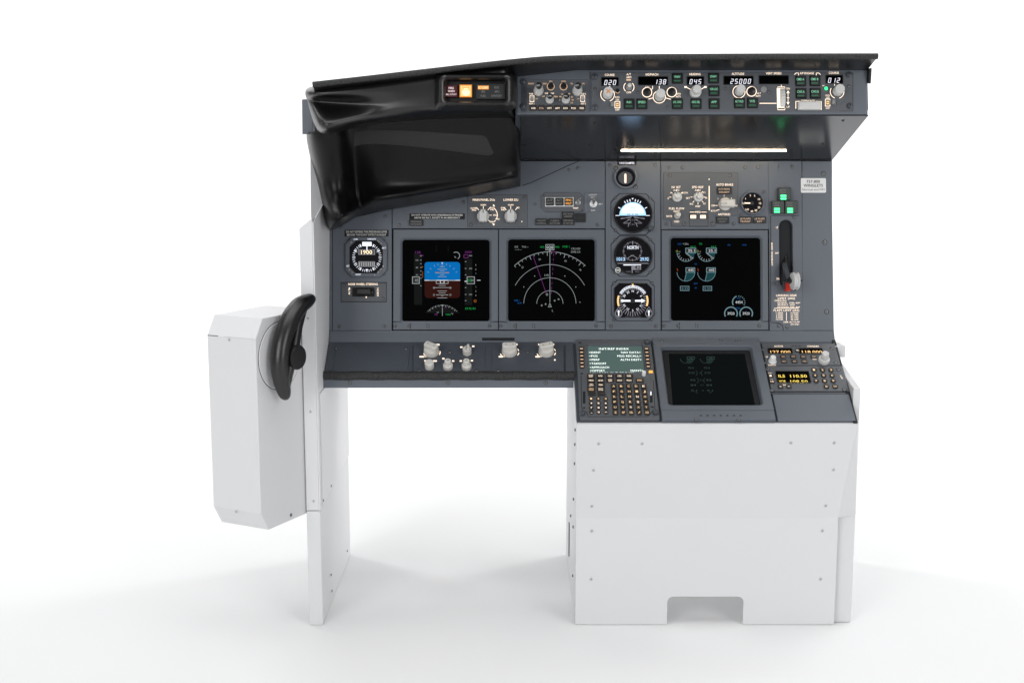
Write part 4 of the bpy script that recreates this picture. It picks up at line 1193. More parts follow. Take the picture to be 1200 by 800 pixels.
b.rect(cx - 19.4, cy + 1, cx - 8, cy + 6.2, 'face_dim', z); b.rect(cx + 8, cy + 1, cx + 19.4, cy + 6.2, 'face_dim', z)
b.text('1013', cx - 14, cy + 3.6, 3.8, 'face_sky', z + .0002, w=9.6, bold=0.03); b.text('29.92', cx + 13.6, cy + 3.6, 3.8, 'face_sky', z + .0002, w=9.8, bold=0.03)
b.line([(cx - 18.4, cy + 8.6), (cx + 18.4, cy + 8.6)], 0.9, 'face_sil', z + .0001)
b.rect(cx - 11, cy + 9.8, cx + 9.6, cy + 11, 'face_white', z + .0001); b.rect(cx - 1.6, cy + 10.6, cx + 9.6, cy + 16.2, 'face_sil', z + .0001)
b.text('42', cx + 5.4, cy + 13.2, 4.6, 'ink_black', z + .0003, bold=0.03); b.rect(cx - 1.3, cy + 10.6, cx - .2, cy + 20, 'face_sil', z + .0002)
b.text('KNOTS', cx - 5.2, cy + 18.2, 1.5, 'face_sil', z + .0002, w=5.6); b.text('MACH', cx + 5, cy + 18.2, 1.5, 'face_sil', z + .0002, w=5)
b.build('dial', si)
b = MB(PANEL); u, v = PANEL.at(724, 316.6)
b.lathe(u, v, [(0.0062, 0.001), (0.0062, 0.011), (0.0050, 0.013)], 'bezel_dark', n=18, flute=.08, teeth=9)
b.ring(724, 316.6, 2.9, 0.6, 'ink_pale', 0.0133, n=16); b.line([(721.6, 316.6), (726.4, 316.6)], 1.2, 'ink_pale', 0.0133)
b.build('knob', si)
# radio magnetic indicator
cx, cy = 741.5, 352
b, u, v = oct_plate(cx, cy, 50, 47, 0.012, '', '')
_, _, w_, h_ = PANEL.box(cx, cy - .2, 44, 40)
b.stack([(octo(u, v, w_, h_, 0.010), 0.001), (octo(u, v, w_, h_, 0.010), 0.005), (octo(u, v, w_ - .002, h_ - .002, 0.010), 0.0058), (octo(u, v, w_ - .004, h_ - .004, 0.010), 0.0035)], 'black_satin', matcap='face_dark')
rm = b.build('bearing_indicator', root, 'round compass dial with a white double needle and amber marks', ang=24)
b = MB(PANEL); z = 0.0038
cy2 = 352.4
b.arc(cx, cy2, 16.6, 32, 148, 3.2, 'face_white', z, n=30); b.ticks(cx, cy2, 13, 18, range(-150, 331, 10), 0.8, 'face_sil', z + .0001)
b.ticks(cx, cy2, 15.4, 18.4, range(35, 150, 5), 0.6, 'face_dim', z + .0002)
for i, t in enumerate(('N', '3', '6', 'E', '12', '15', 'S', '21', '24', 'W', '30', '33')):
    a = 90 - 30 * i
    b.text(t, cx + 11.4 * math.cos(R(a)), cy2 - 11.4 * math.sin(R(a)), 2.6, 'face_white', z + .0003, rot=a - 90, bold=0.02)
b.arc(cx, cy2, 17.4, 160, 200, 2.0, 'lit_amber_hot', z + .0002, n=12); b.arc(cx, cy2, 17.4, -20, 20, 2.0, 'lit_amber_hot', z + .0002, n=12)
b.rect(cx - 14, cy2 - 1.1, cx + 12, cy2 + 1.1, 'face_white', z + .0004); b.poly([(cx + 10, cy2 - 2.6), (cx + 15, cy2), (cx + 10, cy2 + 2.6)], 'face_white', z + .0004)
b.disc(cx, cy2, 2.8, 'black_satin', z + .0006); b.poly([(cx - 1.3, 332.5), (cx + 1.3, 332.5), (cx, 336.5)], 'lit_amber_hot', z + .0005)
b.text('ADF  VOR / ADF', cx, 371.2, 1.8, 'face_sil', z + .0003, w=18)
b.build('dial', rm)
for x in (725, 760.4):
    b = MB(PANEL); u, v = PANEL.at(x, 367.4); 
    b.lathe(u, v, [(0.0068, 0.003), (0.0068, 0.014), (0.0056, 0.016)], 'black_satin', n=20)
    b.ring(x, 367.2, 3.9, 0.9, 'face_sil', 0.0163, n=18); b.line([(x - 3.0, 364.4), (x, 359.4), (x + 3, 364.4)], 0.9, 'face_sil', 0.0163)
    b.line([(x, 364.6), (x, 370)], 1.3, 'face_white', 0.0164); b.poly([(x - 1.6, 365.6), (x + 1.6, 365.6), (x, 363)], 'face_white', 0.0165)
    b.build('knob', rm)
for p in ((719.4, 331.6), (763.8, 331.6), (719.6, 374.4), (763.4, 374.4)):
    screw(PANEL, *p, rm, r=0.0022, z=0.0018)

# ------------------------------------------------------------------ centre upper panel
b, fin = slab_px('instrument_panel', [(774.3, 188.5), (901.4, 188.5), (901.4, 269), (774.6, 269)], PANEL, 'panel_grey', root)
p_ce = fin()
for p in ((784.4, 196.6), (799.8, 196.4), (872.8, 196), (888, 195.8), (859.8, 262.2), (895, 224.6), (781, 262.4), (868.4, 251.6)):
    screw(PANEL, *p, p_ce, r=0.0027)
b, fin = slab_px('engine_control_panel', [(776.9, 201.8), (865.3, 201.8), (865.3, 252.8), (838.8, 252.8), (838.8, 265.6), (787, 265.6), (786.4, 260), (784.6, 257.8), (776.9, 257.2)], PANEL, 'panel_grey_plate', root, z0=-0.001, z1=0.0022)
z = 0.0025
T = lambda s, x, y, h=2.4, w=None, m='lit_warm', rot=0: b.text(s, x, y, h, m, z, w=w, rot=rot, bold=0.02)
T('N1 SET', 792.4, 219.4, 2.6, 10.4); T('AUTO', 792.6, 223, 2.0, 6.8); T('BOTH', 802.6, 226, 2.0, 6.8); T('2', 783, 232.4, 2.2); T('1', 785.6, 226, 2.0)
T('SPD REF', 817.6, 219.4, 2.6, 13.4); T('AUTO', 817.6, 223, 2.0, 6.8); T('V1', 824.8, 225.6, 2.0, 3); T('SET', 806.2, 232.2, 2.0, 4.6); T('VR', 827.4, 232, 2.0, 3); T('WT', 825.4, 238.8, 2.0, 3.2); T('BUG', 810.4, 239, 2.0, 3.8); T('VREF', 817.6, 241.8, 2.0, 6.2)
for cx_, cy_, aa in ((793, 231, (90, 140, 180, 40)), (818, 231, (90, 50, 0, -45, -90, -135, 180))):
    b.ticks(cx_, cy_, 6.4, 8.8, aa, 0.6, 'lit_warm', z)
b.rect(830.5, 218, 831.6, 246.4, 'lit_warm', z); b.disc(831, 210.2, 0.7, 'lit_warm', z, n=8)
T('FUEL FLOW', 793, 244.4, 2.6, 18); T('RESET', 793, 247.8, 1.8, 7); T('RATE', 784.4, 253.4, 2.2, 6.6); T('USED', 793, 259.6, 2.2, 6)
b.line([(808.2, 248.6), (814, 248.6)], 0.6, 'lit_warm', z); b.line([(822, 248.6), (828, 248.6)], 0.6, 'lit_warm', z); T('MFD', 818, 248.5, 2.2, 6.4)
b.line([(807.8, 246.8), (829.8, 246.8), (829.8, 265.2), (807.8, 265.2)], 0.6, 'gap_dark', z, closed=True)
T('AUTO BRAKE', 849.2, 216.4, 2.8, 20); T('2', 848.6, 229.4, 2.0); T('1', 841.4, 233, 2.0); T('3', 857, 232.6, 2.0); T('OFF', 836, 241, 2.0, 4.6); T('RTO', 835.8, 247.2, 2.0, 5.2); T('MAX', 862, 241, 2.0, 4.6)
b.line([(839, 247), (843.2, 245.6)], 0.6, 'lit_warm', z); b.line([(838.8, 241), (841, 240.8)], 0.6, 'lit_warm', z)
T('ANTISKID', 848.6, 251.2, 2.6, 14.4)
ep = fin()
for p in ((784.8, 205.8), (855.4, 205.6), (801.8, 262.2), (834.6, 262)):
    screw(PANEL, *p, ep, r=0.0030, z=0.0022)
for cx_, cy_, r_ in ((793, 231.4, 5.9), (818, 231.4, 5.9)):
    u, v = PANEL.at(cx_, cy_); r = r_ * PANEL.k(cx_, cy_)
    b = MB(PANEL)
    b.lathe(u, v, [(r, 0.002), (r, 0.008), (r * .92, 0.010), (r * .58, 0.0105), (r * .56, 0.021), (r * .48, 0.0225)], 'knob_grey', n=48, flute=.06, teeth=16)
    b.line([(cx_, cy_ - 4), (cx_, cy_ - 7)], 0.7, 'ink_black', 0.0107)
    b.build('knob', ep)
b = MB(PANEL); u, v = PANEL.at(793.4, 253)
b.lathe(u, v, [(0.0060, 0.002), (0.0060, 0.004), (0.0045, 0.006), (0.0040, 0.012), (0.0052, 0.016), (0.0054, 0.020), (0.0042, 0.0235), (0.002, 0.0245)], 'knob_pale', n=24)
b.build('toggle_switch', ep)
for x, t in ((812.4, 'ENG'), (823.8, 'SYS')):
    b = MB(PANEL); u, v, w_, h_ = PANEL.box(x, 254, 8.6, 6)
    b.rbox(u, v, w_, h_, 0.002, 0.006, 'tile_dark'); b.rect(x - 3.4, 252.0, x + 3.4, 256.0, 'lit_warm', 0.0066); b.text(t, x, 254, 2.2, 'ink_grey', 0.0068, w=5)
    b.build('push_button', ep)
tile(848.6, 223.4, 16.6, 8.4, ['AUTO BRAKE', 'DISARM'], parent=ep, z=0.0022, mat='lit_warm_dim')
b = MB(PANEL); u, v = PANEL.at(849.4, 239.6); r = 7.8 * PANEL.k(849, 239)
b.lathe(u, v, [(r, 0.002), (r, 0.007), (r * .94, 0.010)], 'knob_pale', n=40, flute=.03, teeth=14)
lp = [(u - r * .95, v - r * .30), (u - r * .80, v - r * .55), (u + r * 1.15, v - r * .62), (u + r * 1.32, v - r * .50), (u + r * 1.32, v + r * .50), (u + r * 1.15, v + r * .62), (u - r * .80, v + r * .45), (u - r * .95, v + r * .22)]
b.stack([(lp, 0.008), (lp, 0.021), (inset(lp, 0.0016), 0.0235)], 'knob_pale'); b.ring(848.0, 238.4, 3.6, 0.5, 'ink_grey', 0.0237, ry=1.0)
b.build('knob', ep)
tile(846.6, 258.2, 14.6, 7.8, ['ANTISKID', 'INOP'])
tile(873.4, 258.0, 15.2, 7.6, ['LE FLAPS', 'TRANSIT'], mat='lit_warm_dim')
tile(890.2, 258.0, 14.4, 7.6, ['LE FLAPS', 'EXT'], mat='lit_warm_dim')
g = gauge(881.4, 238.2, 12.4, 'flap_gauge', 'round black flap gauge with cream numerals', mat='panel_grey', face='face_dark', rim=1.12, hh=0.008)
b = MB(PANEL); z = 0.0028
for t, a in (('UP', 180), ('1', 145), ('2', 103), ('5', 72), ('10', 30), ('15', 0), ('25', -32), ('30', -62), ('40', -92), ('FLAPS', -128)):
    b.text(t, 881.4 + 9.4 * math.cos(R(a)), 238.2 - 9.4 * math.sin(R(a)), 2.3, 'lit_warm', z, bold=0.02, w=(4 if len(t) > 2 else None))
b.rect(873.4, 237.4, 881.4, 238.8, 'lit_warm', z + .0002); b.disc(881.4, 238.2, 2.2, 'black_satin', z + .0004, n=14)
b.build('dial', g)

# ------------------------------------------------------------------ landing gear strip and right panel
b = MB(PANEL)
a0 = PANEL.at(901.6, 387.5); a1 = PANEL.at(939.8, 188.5)
cu_, cv_, w_, h_ = (a0[0] + a1[0]) / 2, (a0[1] + a1[1]) / 2, a1[0] - a0[0] - .001, a1[1] - a0[1] - .0006
su, sv, sw, sh = PANEL.box(921.2, 297, 15.6, 79)
n = 6
b.stack([(rrect(cu_, cv_, w_, h_, .0008, n), -.008), (rrect(cu_, cv_, w_, h_, .0008, n), -.0006), (rrect(cu_, cv_, w_ - .0012, h_ - .0012, .0008, n), 0),
         (rrect(su, sv, sw + .002, sh + .002, .014, n), 0), (rrect(su, sv, sw, sh, .013, n), -.001), (rrect(su, sv, sw - .001, sh - .001, .0125, n), -.030)], 'panel_grey', matcap='gap_dark')
z = .0002
b.line([(904.2, 252.6), (936.4, 252.6)], 0.7, 'gap_dark', z); b.line([(903.2, 252.6), (903.2, 377)], 0.8, 'gap_dark', z); b.line([(903.2, 377.6), (913, 378.4), (917, 381), (918, 387)], 0.8, 'gap_dark', z)
T('UP', 910.6, 266.6, 2.2, 2.6, rot=15); T('OFF', 910.4, 296.6, 2.0, 4.2); T('DN', 911.6, 326.6, 2.4, 3.0)
T('LANDING GEAR', 904.6, 297.4, 1.9, 27, rot=90)
for i, (s, w_t) in enumerate((('LANDING GEAR', 24), ('LIMIT (IAS)', 20))):
    T(s, 921.6, 346 + i * 3.5, 2.4, w_t)
T('OPERATING', 914.6, 352.2, 1.7, 14); T('EXTEND   270K-.82M', 924.4, 354.8, 1.7, 26); T('RETRACT  235K', 921.6, 357.2, 1.7, 20); T('EXTENDED 320K-.82M', 924.2, 359.8, 1.7, 26)
b.line([(907, 361.2), (936, 361.2)], 0.5, 'lit_warm', z); T('FLAPS LIMIT (IAS)', 921.6, 363.6, 2.2, 30)
for i, (p_, q_) in enumerate((('1-250K', '15-200K'), ('2-250K', '25-190K'), ('5-250K', '30-175K'), ('10-210K', '40-162K'))):
    T(p_, 913.6, 366.6 + i * 2.5, 1.7, 8.4); T(q_, 931.2, 366.6 + i * 2.5, 1.7, 9.4)
b.line([(921.6, 365.6), (921.6, 375.6)], 0.5, 'lit_warm', z)
T('230K ALT FLAP', 927.6, 377.2, 1.8, 19); T('EXT ONLY', 931.8, 380, 1.7, 10)
gp = b.build('gear_panel', root, 'narrow panel with lever slot and lit limit table', ang=24)
for p in ((928.4, 195.6), (930.8, 254.6), (906.8, 332.4), (912.4, 381.4), (922.4, 383.2), (912.6, 195.2)):
    screw(PANEL, *p, gp, r=0.0027 if p[0] != 912.6 else 0.0012)
# lever: arm in the slot, trigger, red block, clear wheel
b = MB(PANEL)
def pz(x, y, h):
    u, v = PANEL.at(x, y, h)
    return PANEL.O + PANEL.U * u + PANEL.V * v + PANEL.N * h
b2 = MB()
b2.tube([pz(921.5, 282, -0.026), pz(921, 302, -0.012), pz(921, 318, 0.010), pz(922.6, 326, 0.030), pz(927, 329.5, 0.044)], [(.002, .004), (.004, .006), (.0055, .008), (.0065, .008), (.005, .006)], 'tile_dark', n=12)
lev = b2.build('gear_lever', root, 'dark lever with a clear wheel shaped handle')
b2 = MB()
b2.tube([pz(919.5, 309, .016), pz(921, 319, .030), pz(924.5, 327, .038)], [(.0045, .004), (.006, .006), (.005, .005)], 'bezel_dark', n=10)
b2.build('trigger', lev)
b = MB(PANEL); u, v, w_, h_ = PANEL.box(923.9, 335.8, 5.0, 10, .018)
b.rbox(u, v, w_, h_, -0.004, 0.020, 'red_paint', r=.001, bev=.001)
b.build('down_lock', gp)
b = MB(PANEL); u, v, w_, h_ = PANEL.box(918.6, 334.4, 4.4, 8)
b.rbox(u, v, w_, h_, -0.004, 0.008, 'bezel_dark', r=.001, bev=.001)
u, v, w_, h_ = PANEL.box(930.4, 338.8, 5.4, 3)
b.rbox(u, v, w_, h_, -0.001, 0.006, 'gap_dark', r=.001, bev=.001)
b.build('stop_block', gp)
WHL = Plane(pz(931.4, 329.3, 0.046), Vector((0, 0, 1)), Vector((0.12, -0.99, 0)))
b = MB(WHL)
b.lathe(0, 0, [(0.004, -.0072), (0.0125, -.0072), (0.0168, -.0058), (0.0178, -.0025), (0.0156, -.0010), (0.0156, .0010), (0.0178, .0025), (0.0168, .0058), (0.0125, .0072), (0.004, .0072)], 'clear_acrylic', n=36, flute=.05, teeth=18)
b.build('handle_wheel', lev, ang=50)
b = MB(PANEL); u, v = PANEL.at(938.6, 329); b.lathe(u, v, [(.0022, -.001), (.0022, .004), (.001, .005)], 'black_satin', n=10); b.build('pin', gp)
# three green gear lights
for cx_, cy_, t in ((918.2, 227.8, ('NOSE', 'GEAR')), (910.6, 243.2, ('LEFT', 'GEAR')), (926.0, 243.2, ('RIGHT', 'GEAR'))):
    b = MB(PANEL); u, v, w_, h_ = PANEL.box(cx_, cy_, 14.4, 14.6)
    b.rbox(u, v, w_, h_, -.001, .011, 'gear_tile', r=.0008, bev=.001)
    zt_ = .0112
    for i, s in enumerate(t):
        b.text(s, cx_ - .4, cy_ - 5.2 + i * 3.0, 1.9, 'ink_grey', zt_, w=6.4)
    for i, s in enumerate(t):
        y = cy_ + 1.8 + i * 3.3
        b.rect(cx_ - 3.4, y - 1.2, cx_ + 3.2, y + 1.1, 'lit_green', zt_); b.text(s, cx_, y, 1.7, 'face_sky', zt_ + .0002, w=5.4)
    b.build('gear_light', root, 'green lit %s gear light' % t[0].lower())
b, fin = slab_px('instrument_panel', [(939.8, 188.5), (974.6, 188.5), (977.6, 387.5), (939.8, 387.5)], PANEL, 'panel_grey', root)
pr = fin()
for p in ((964.8, 203.4), (966.6, 284), (968.6, 365.2)):
    screw(PANEL, *p, pr, r=0.0036)
b = MB(PANEL); u, v, w_, h_ = PANEL.box(953.2, 217.4, 29.4, 17)
b.rbox(u, v, w_, h_, -.0004, .0008, 'placard_white', r=.002, bev=.0002)
b.text('737-800', 953, 212.8, 3.2, 'ink_black', .001, w=15.8, bold=.03); b.text('WINGLETS', 953, 217.4, 3.3, 'ink_black', .001, w=22.8, bold=.03); b.text('Normal and F/M', 953.2, 222.2, 2.5, 'ink_dark', .001, w=26)
b.build('placard', root, 'white placard with grey lettering')

# ------------------------------------------------------------------ mode control panel under the brow
b, fin = slab_px('panel_surround', [(605.5, 79), (1016.8, 79), (1016.8, 134.6), (605.5, 134.6)], MCP, 'panel_grey', root, z0=-.002, z1=0.0, bev=0.0012)
b.line([(691.4, 84), (691.4, 131.5)], 0.8, 'gap_dark', .0002)
sur = fin()

def dzus(px, py, parent, plane=MCP, r_px=3.4, z=0.0):
    b = MB(plane); u, v = plane.at(px, py); r = r_px * plane.k(px, py)
    b.lathe(u, v, [(r * 1.15, z - .0005), (r * 1.15, z + .0010), (r * .95, z + .0012), (r * .85, z + .0034), (r * .60, z + .0040)], 'bezel_dark', n=24)
    c, s_ = math.cos(R(75)), math.sin(R(75))
    b.face([(u + c * r * .6 - s_ * r * .09, v + s_ * r * .6 + c * r * .09, z + .0042), (u - c * r * .6 - s_ * r * .09, v - s_ * r * .6 + c * r * .09, z + .0042),
            (u - c * r * .6 + s_ * r * .09, v - s_ * r * .6 - c * r * .09, z + .0042), (u + c * r * .6 + s_ * r * .09, v + s_ * r * .6 - c * r * .09, z + .0042)], 'gap_dark')
    return b.build('fastener', parent)

# display control panel (left small one)
b, fin = slab_px('display_control_panel', [(616, 93.2), (690, 93.2), (690, 132), (616, 132)], MCP, 'panel_grey_plate', root, z0=-.001, z1=.0016)
z = .0019
b.rect(610.6, 92, 615.4, 131, 'bezel_dark', .0003)
def TT(s, x, y, h=2.0, w=None, m='lit_warm_dim', rot=0, bold=0.02):
    b.text(s, x, y, h, m, z, w=w, rot=rot, bold=bold)
TT('RADIO', 622.4, 98.2, 2.0, 6.4); TT('BARO', 638.6, 98.2, 2.0, 4.6); TT('FPV', 645.6, 95.6, 1.8, 3.8); TT('MTRS', 660.4, 95.6, 1.8, 5.2); TT('IN', 670, 98.2, 2.0, 2.2); TT('HPA', 683.6, 98.2, 2.0, 3)
TT('VOR 1', 623, 110.2, 2.0, 6, 'lit_warm'); TT('OFF', 628.8, 116, 1.6, 3.2); TT('ADF 1', 623, 121.6, 2.0, 6, 'lit_warm')
TT('VOR 2', 683.6, 110.2, 2.0, 6, 'lit_warm'); TT('OFF', 677.6, 116, 1.6, 3.2); TT('ADF 2', 683.6, 121.6, 2.0, 6, 'lit_warm')
TT('APP', 636.8, 113.2, 1.8, 3.6); TT('VOR', 640.4, 109.6, 1.8, 4, 'lit_warm'); TT('MAP', 647.4, 109.6, 1.8, 4, 'lit_warm'); TT('PLN', 651.4, 113.4, 1.8, 3.6, 'lit_amber_key')
TT('10', 656.8, 113.4, 1.8, 2.2, 'lit_amber_key'); TT('20', 658.8, 110.4, 1.8, 2.2); TT('40', 667, 110, 1.8, 2.2); TT('80', 670.2, 113.8, 1.8, 2.4); TT('160', 671, 117.2, 1.8, 3.2); TT('320', 670, 120.6, 1.8, 3.2); TT('5', 656, 117.4, 1.6)
for x in (623.4, 682.9):
    b.rect(x - 2.6, 112.2, x + 2.6, 119.6, 'lit_warm', z); b.rect(x - 2.0, 112.8, x + 2.0, 119, 'key_dark', z + .0002)
for x in (645.4, 660.4):
    b.ring(x, 101.6, 4.2, 0.7, 'lit_warm_dim', z)
efis = fin()
for x, y, r_, hh in ((631, 107.6, 5.9, .036), (676.4, 107.6, 5.9, .036), (644, 117.8, 4.9, .026), (663, 117.8, 4.9, .026)):
    u, v = MCP.at(x, y); r = r_ * MCP.k(x, y)
    b = MB(MCP)
    b.lathe(u, v, [(r, .001), (r, hh * .32), (r * .90, hh * .38), (r * .82, hh * .42), (r * .80, hh * .92), (r * .74, hh)], 'knob_grey', n=54, flute=.05, teeth=18, cap1=True)
    b.lathe(u, v, [(r * .70, hh - .0002), (r * .70, hh + .0008), (r * .62, hh + .0012)], 'black_satin', n=28)
    b.text('RST' if r_ > 5.5 else ('CTR' if x < 650 else 'TFC'), x, y - (7.4 if r_ > 5.5 else 5.2), 1.7, 'ink_pale', hh + .0014)
    b.build('knob', efis)
for x in (645.4, 660.4):
    b = MB(MCP); u, v = MCP.at(x, 101.8); r = 3.5 * MCP.k(x, 100)
    b.lathe(u, v, [(r, .001), (r, .007), (r * .8, .0078)], 'black_satin', n=24)
    b.build('push_button', efis)
for x in (623.4, 682.9):
    toggle(MCP, x, 116.6, 1.9, .012, efis, mat='knob_pale', tilt=(0, .25), z=.002, collar='knob_mid')
for i, t in enumerate(('WXR', 'STA', 'WPT', 'ARPT', 'DATA', 'POS', 'TERR')):
    x = 625 + i * 9.43
    tile(x, 127, 7.4, 6.4, [t], mat='lit_warm_dim' if i == 1 else 'lit_warm', name='push_button', parent=efis, th=2.1, plane=MCP, z=.0016, dz=.004, base='key_dark', lw=.72)
for p in ((612.6, 96.2), (612.6, 124.8)):
    dzus(*p, efis, r_px=3.0)

# mode panel plate
b, fin = slab_px('mode_control_panel', [(692.4, 85), (1000.4, 85), (1000.4, 131), (692.4, 131)], MCP, 'panel_grey_plate', root, z0=-.001, z1=.0014)
z = .0017
zw = .0024
T = lambda s, x, y, h=2.3, w=None, m='lit_warm', rot=0: b.text(s, x, y, h, m, z, w=w, rot=rot, bold=0.025)
T('COURSE', 714.4, 88, 2.6, 11.4); T('A/T', 736.8, 87.4, 2.4, 5.2); T('ARM', 736.8, 90.8, 2.4, 5.6); b.rect(734, 93.0, 739.4, 94.8, 'lit_warm_dim', z); T('OFF', 737, 108.6, 2.2, 5.8)
T('F/D', 723.5, 114.2, 2.2, 4.8); T('ON', 723.5, 117.2, 2.2, 3.8); T('OFF', 723.5, 128.8, 2.2, 5)
b.frame(720.6, 119.2, 726.4, 126.6, .7, 'lit_warm', z)
b.arc(712, 111, 8.0, 145, 250, .8, 'lit_warm', z); b.arc(712, 111, 8.0, 35, -70, .8, 'lit_warm', z); b.line([(714.6, 101.2), (714.4, 103.6)], .8, 'lit_warm', z)
b.arc(737, 102.4, 6.0, 130, 230, .8, 'lit_warm', z); b.arc(737, 102.4, 6.0, 50, -50, .8, 'lit_warm', z)
T('IAS/MACH', 764, 87.5, 2.7, 14.6); T('C/O', 758.4, 102.2, 2.0, 4.6)
b.line([(764.8, 101), (764.8, 104.4), (763, 104.8)], .7, 'lit_warm', z); b.line([(772.6, 101), (772.6, 105.4)], .8, 'lit_warm', z)
b.ring(758.2, 108.4, 5.6, .9, 'lit_warm', z); b.ring(787.2, 108.2, 5.6, .9, 'lit_warm', z); b.ring(772.6, 113.8, 7.2, .8, 'lit_warm', z)
b.line([(760, 116.4), (765.2, 115)], .8, 'lit_warm', z); b.line([(780.2, 115), (786, 116.6)], .8, 'lit_warm', z)
T('SPD', 795.4, 110.2, 2.0, 5); T('INTV', 795, 113.4, 2.2, 5.6)
T('HEADING', 814.4, 87.2, 2.6, 13); b.line([(804.6, 102.6), (809.2, 105)], .8, 'lit_warm', z); b.line([(825.4, 102.6), (821.4, 105)], .8, 'lit_warm', z)
b.rect(802, 101.2, 805, 103.2, 'lit_warm', z); b.rect(825, 101.2, 828, 103.2, 'lit_warm', z)
T('ALTITUDE', 864.8, 86.8, 2.6, 14.6); b.ring(866, 107.8, 7.2, .8, 'lit_warm', z); b.ring(880.7, 107.4, 5.6, .9, 'lit_warm', z); T('ALT', 889.4, 109.6, 2.0, 4.6); T('INTV', 888.6, 112.8, 2.2, 5.4)
b.line([(890, 121.3), (910, 121.3)], .9, 'lit_warm', z)
T('VERT SPEED', 906.6, 86.2, 2.6, 18.2); T('DN', 923.6, 104, 2.2, 3.8); T('UP', 923.6, 125.4, 2.2, 3.6); b.line([(923.5, 108), (923.5, 121)], .6, 'lit_warm', z)
b.line([(922, 114.8), (925, 114.8)], .6, 'lit_warm', z); b.poly([(921.6, 109.4), (925.4, 109.4), (923.5, 106.2)], 'lit_warm', z); b.poly([(921.6, 119.8), (925.4, 119.8), (923.5, 123)], 'lit_warm', z)
b.line([(911.4, 104.2), (911.4, 102.2), (919.8, 102.2), (919.8, 104.2)], .8, 'lit_warm', z); b.line([(911.4, 126.6), (911.4, 128.8), (919.8, 128.8), (919.8, 126.6)], .8, 'lit_warm', z); b.line([(915.6, 99.6), (915.6, 102)], .7, 'lit_warm', z)
T('A/P ENGAGE', 945.6, 86, 2.5, 16.4); b.line([(931, 87.6), (933, 85.8), (935.8, 85.8), (935.8, 88.6)], .7, 'lit_warm', z); b.line([(961.6, 87.6), (959.4, 85.8), (956.6, 85.8), (956.6, 88.6)], .7, 'lit_warm', z)
T('DISENGAGE', 947, 118.4, 2.3, 15.6); b.line([(938, 119), (932.6, 119), (932.6, 127.6)], .9, 'lit_warm', z); b.line([(956, 119), (962.4, 119), (962.4, 129)], .9, 'lit_warm', z)
T('COURSE', 977.2, 85.6, 2.5, 11.8); b.arc(981, 107.6, 8.0, 150, 250, .8, 'lit_warm', z); b.arc(981, 107.6, 8.0, 30, -70, .8, 'lit_warm', z); b.line([(977.8, 98.6), (978.2, 100.6)], .7, 'lit_warm', z)
T('F/D', 970, 112.2, 2.1, 4.6); T('ON', 970, 114.8, 2.1, 3.6); T('OFF', 970, 127, 2.1, 4.6); b.frame(967.2, 116.4, 972.6, 124.6, .7, 'lit_warm', z); T('MA', 965, 100.6, 1.4, 2.4)
# engraved outline of the plate corners
b.line([(986, 87), (999, 87), (999, 130), (986, 130)], .5, 'bezel_dark', z); b.line([(990, 119), (986.5, 120.5), (985, 124)], .5, 'bezel_dark', z)
mcp = fin()
for cx_, cy_, w_, h_, s, dx in ((714.7, 96.2, 20.4, 10.2, '020', .4), (765.1, 95.4, 35.2, 10.4, '138', 8.6), (814.8, 95.2, 20.4, 10.2, '045', .2), (865.2, 94.8, 35.2, 10.4, '25000', 2.8), (906.5, 94.2, 35.2, 10.4, '', 0), (977.4, 93.6, 20.4, 10, '012', 0)):
    b = MB(MCP); u, v, ww, hh = MCP.box(cx_, cy_, w_, h_)
    k = 2
    b.stack([(rrect(u, v, ww, hh, .001, k), .001), (rrect(u, v, ww, hh, .001, k), .0028), (rrect(u, v, ww - .0018, hh - .0018, .0008, k), .0028), (rrect(u, v, ww - .0022, hh - .0022, .0008, k), .0019)], 'black_matt', matcap='screen_glass')
    if s:
        b.seg(s, cx_ + dx, cy_ + .8, 2.5, 5.2, 'lit_white', .0021, pitch=5.1, t=.70, slant=.2)
    b.build('digit_window', mcp)
def legend(cx_, cy_, t):
    w = min(9.6, 2.5 + len(t) * 1.25)
    def ex(b, z):
        b.rect(cx_ - 4.0, cy_ + 1.4, cx_ + 4.0, cy_ + 3.0, 'lit_green_dim', z)
        b.text(t, cx_, cy_ - 2.5, 2.7, 'lit_green_text', z, w=w, bold=.03)
    b = MB(MCP); u, v, ww, hh = MCP.box(cx_, cy_, 12.6, 12.4)
    b.rbox(u, v, ww, hh, .001, .0030, 'gap_dark', r=.0008, bev=.0006)
    b.rbox(u, v, ww - .0026, hh - .0026, .003, .0062, 'gear_tile_black', r=.0008, bev=.0008)
    ex(b, .0064)
    b.build('push_button', mcp)
paint('gear_tile_black', (0.008, 0.011, 0.010), 0.35, 0.5, bump=0.005)
for x, y, t in ((737.1, 122.4, 'N1'), (752, 122.4, 'SPEED'), (793.6, 92.6, 'VNAV'), (793.6, 122.2, 'LVL CHG'), (815.5, 122.2, 'HDG SEL'), (836, 92.2, 'LNAV'), (836.5, 107.1, 'VOR LOC'), (836.6, 122.2, 'APP'),
                (866.3, 121.4, 'ALT HLD'), (881.5, 121.2, 'V/S'), (938, 95.6, 'CMD A'), (954.6, 95.4, 'CMD B'), (938.4, 110.2, 'CWS A'), (955, 110, 'CWS B')):
    legend(x, y, t)
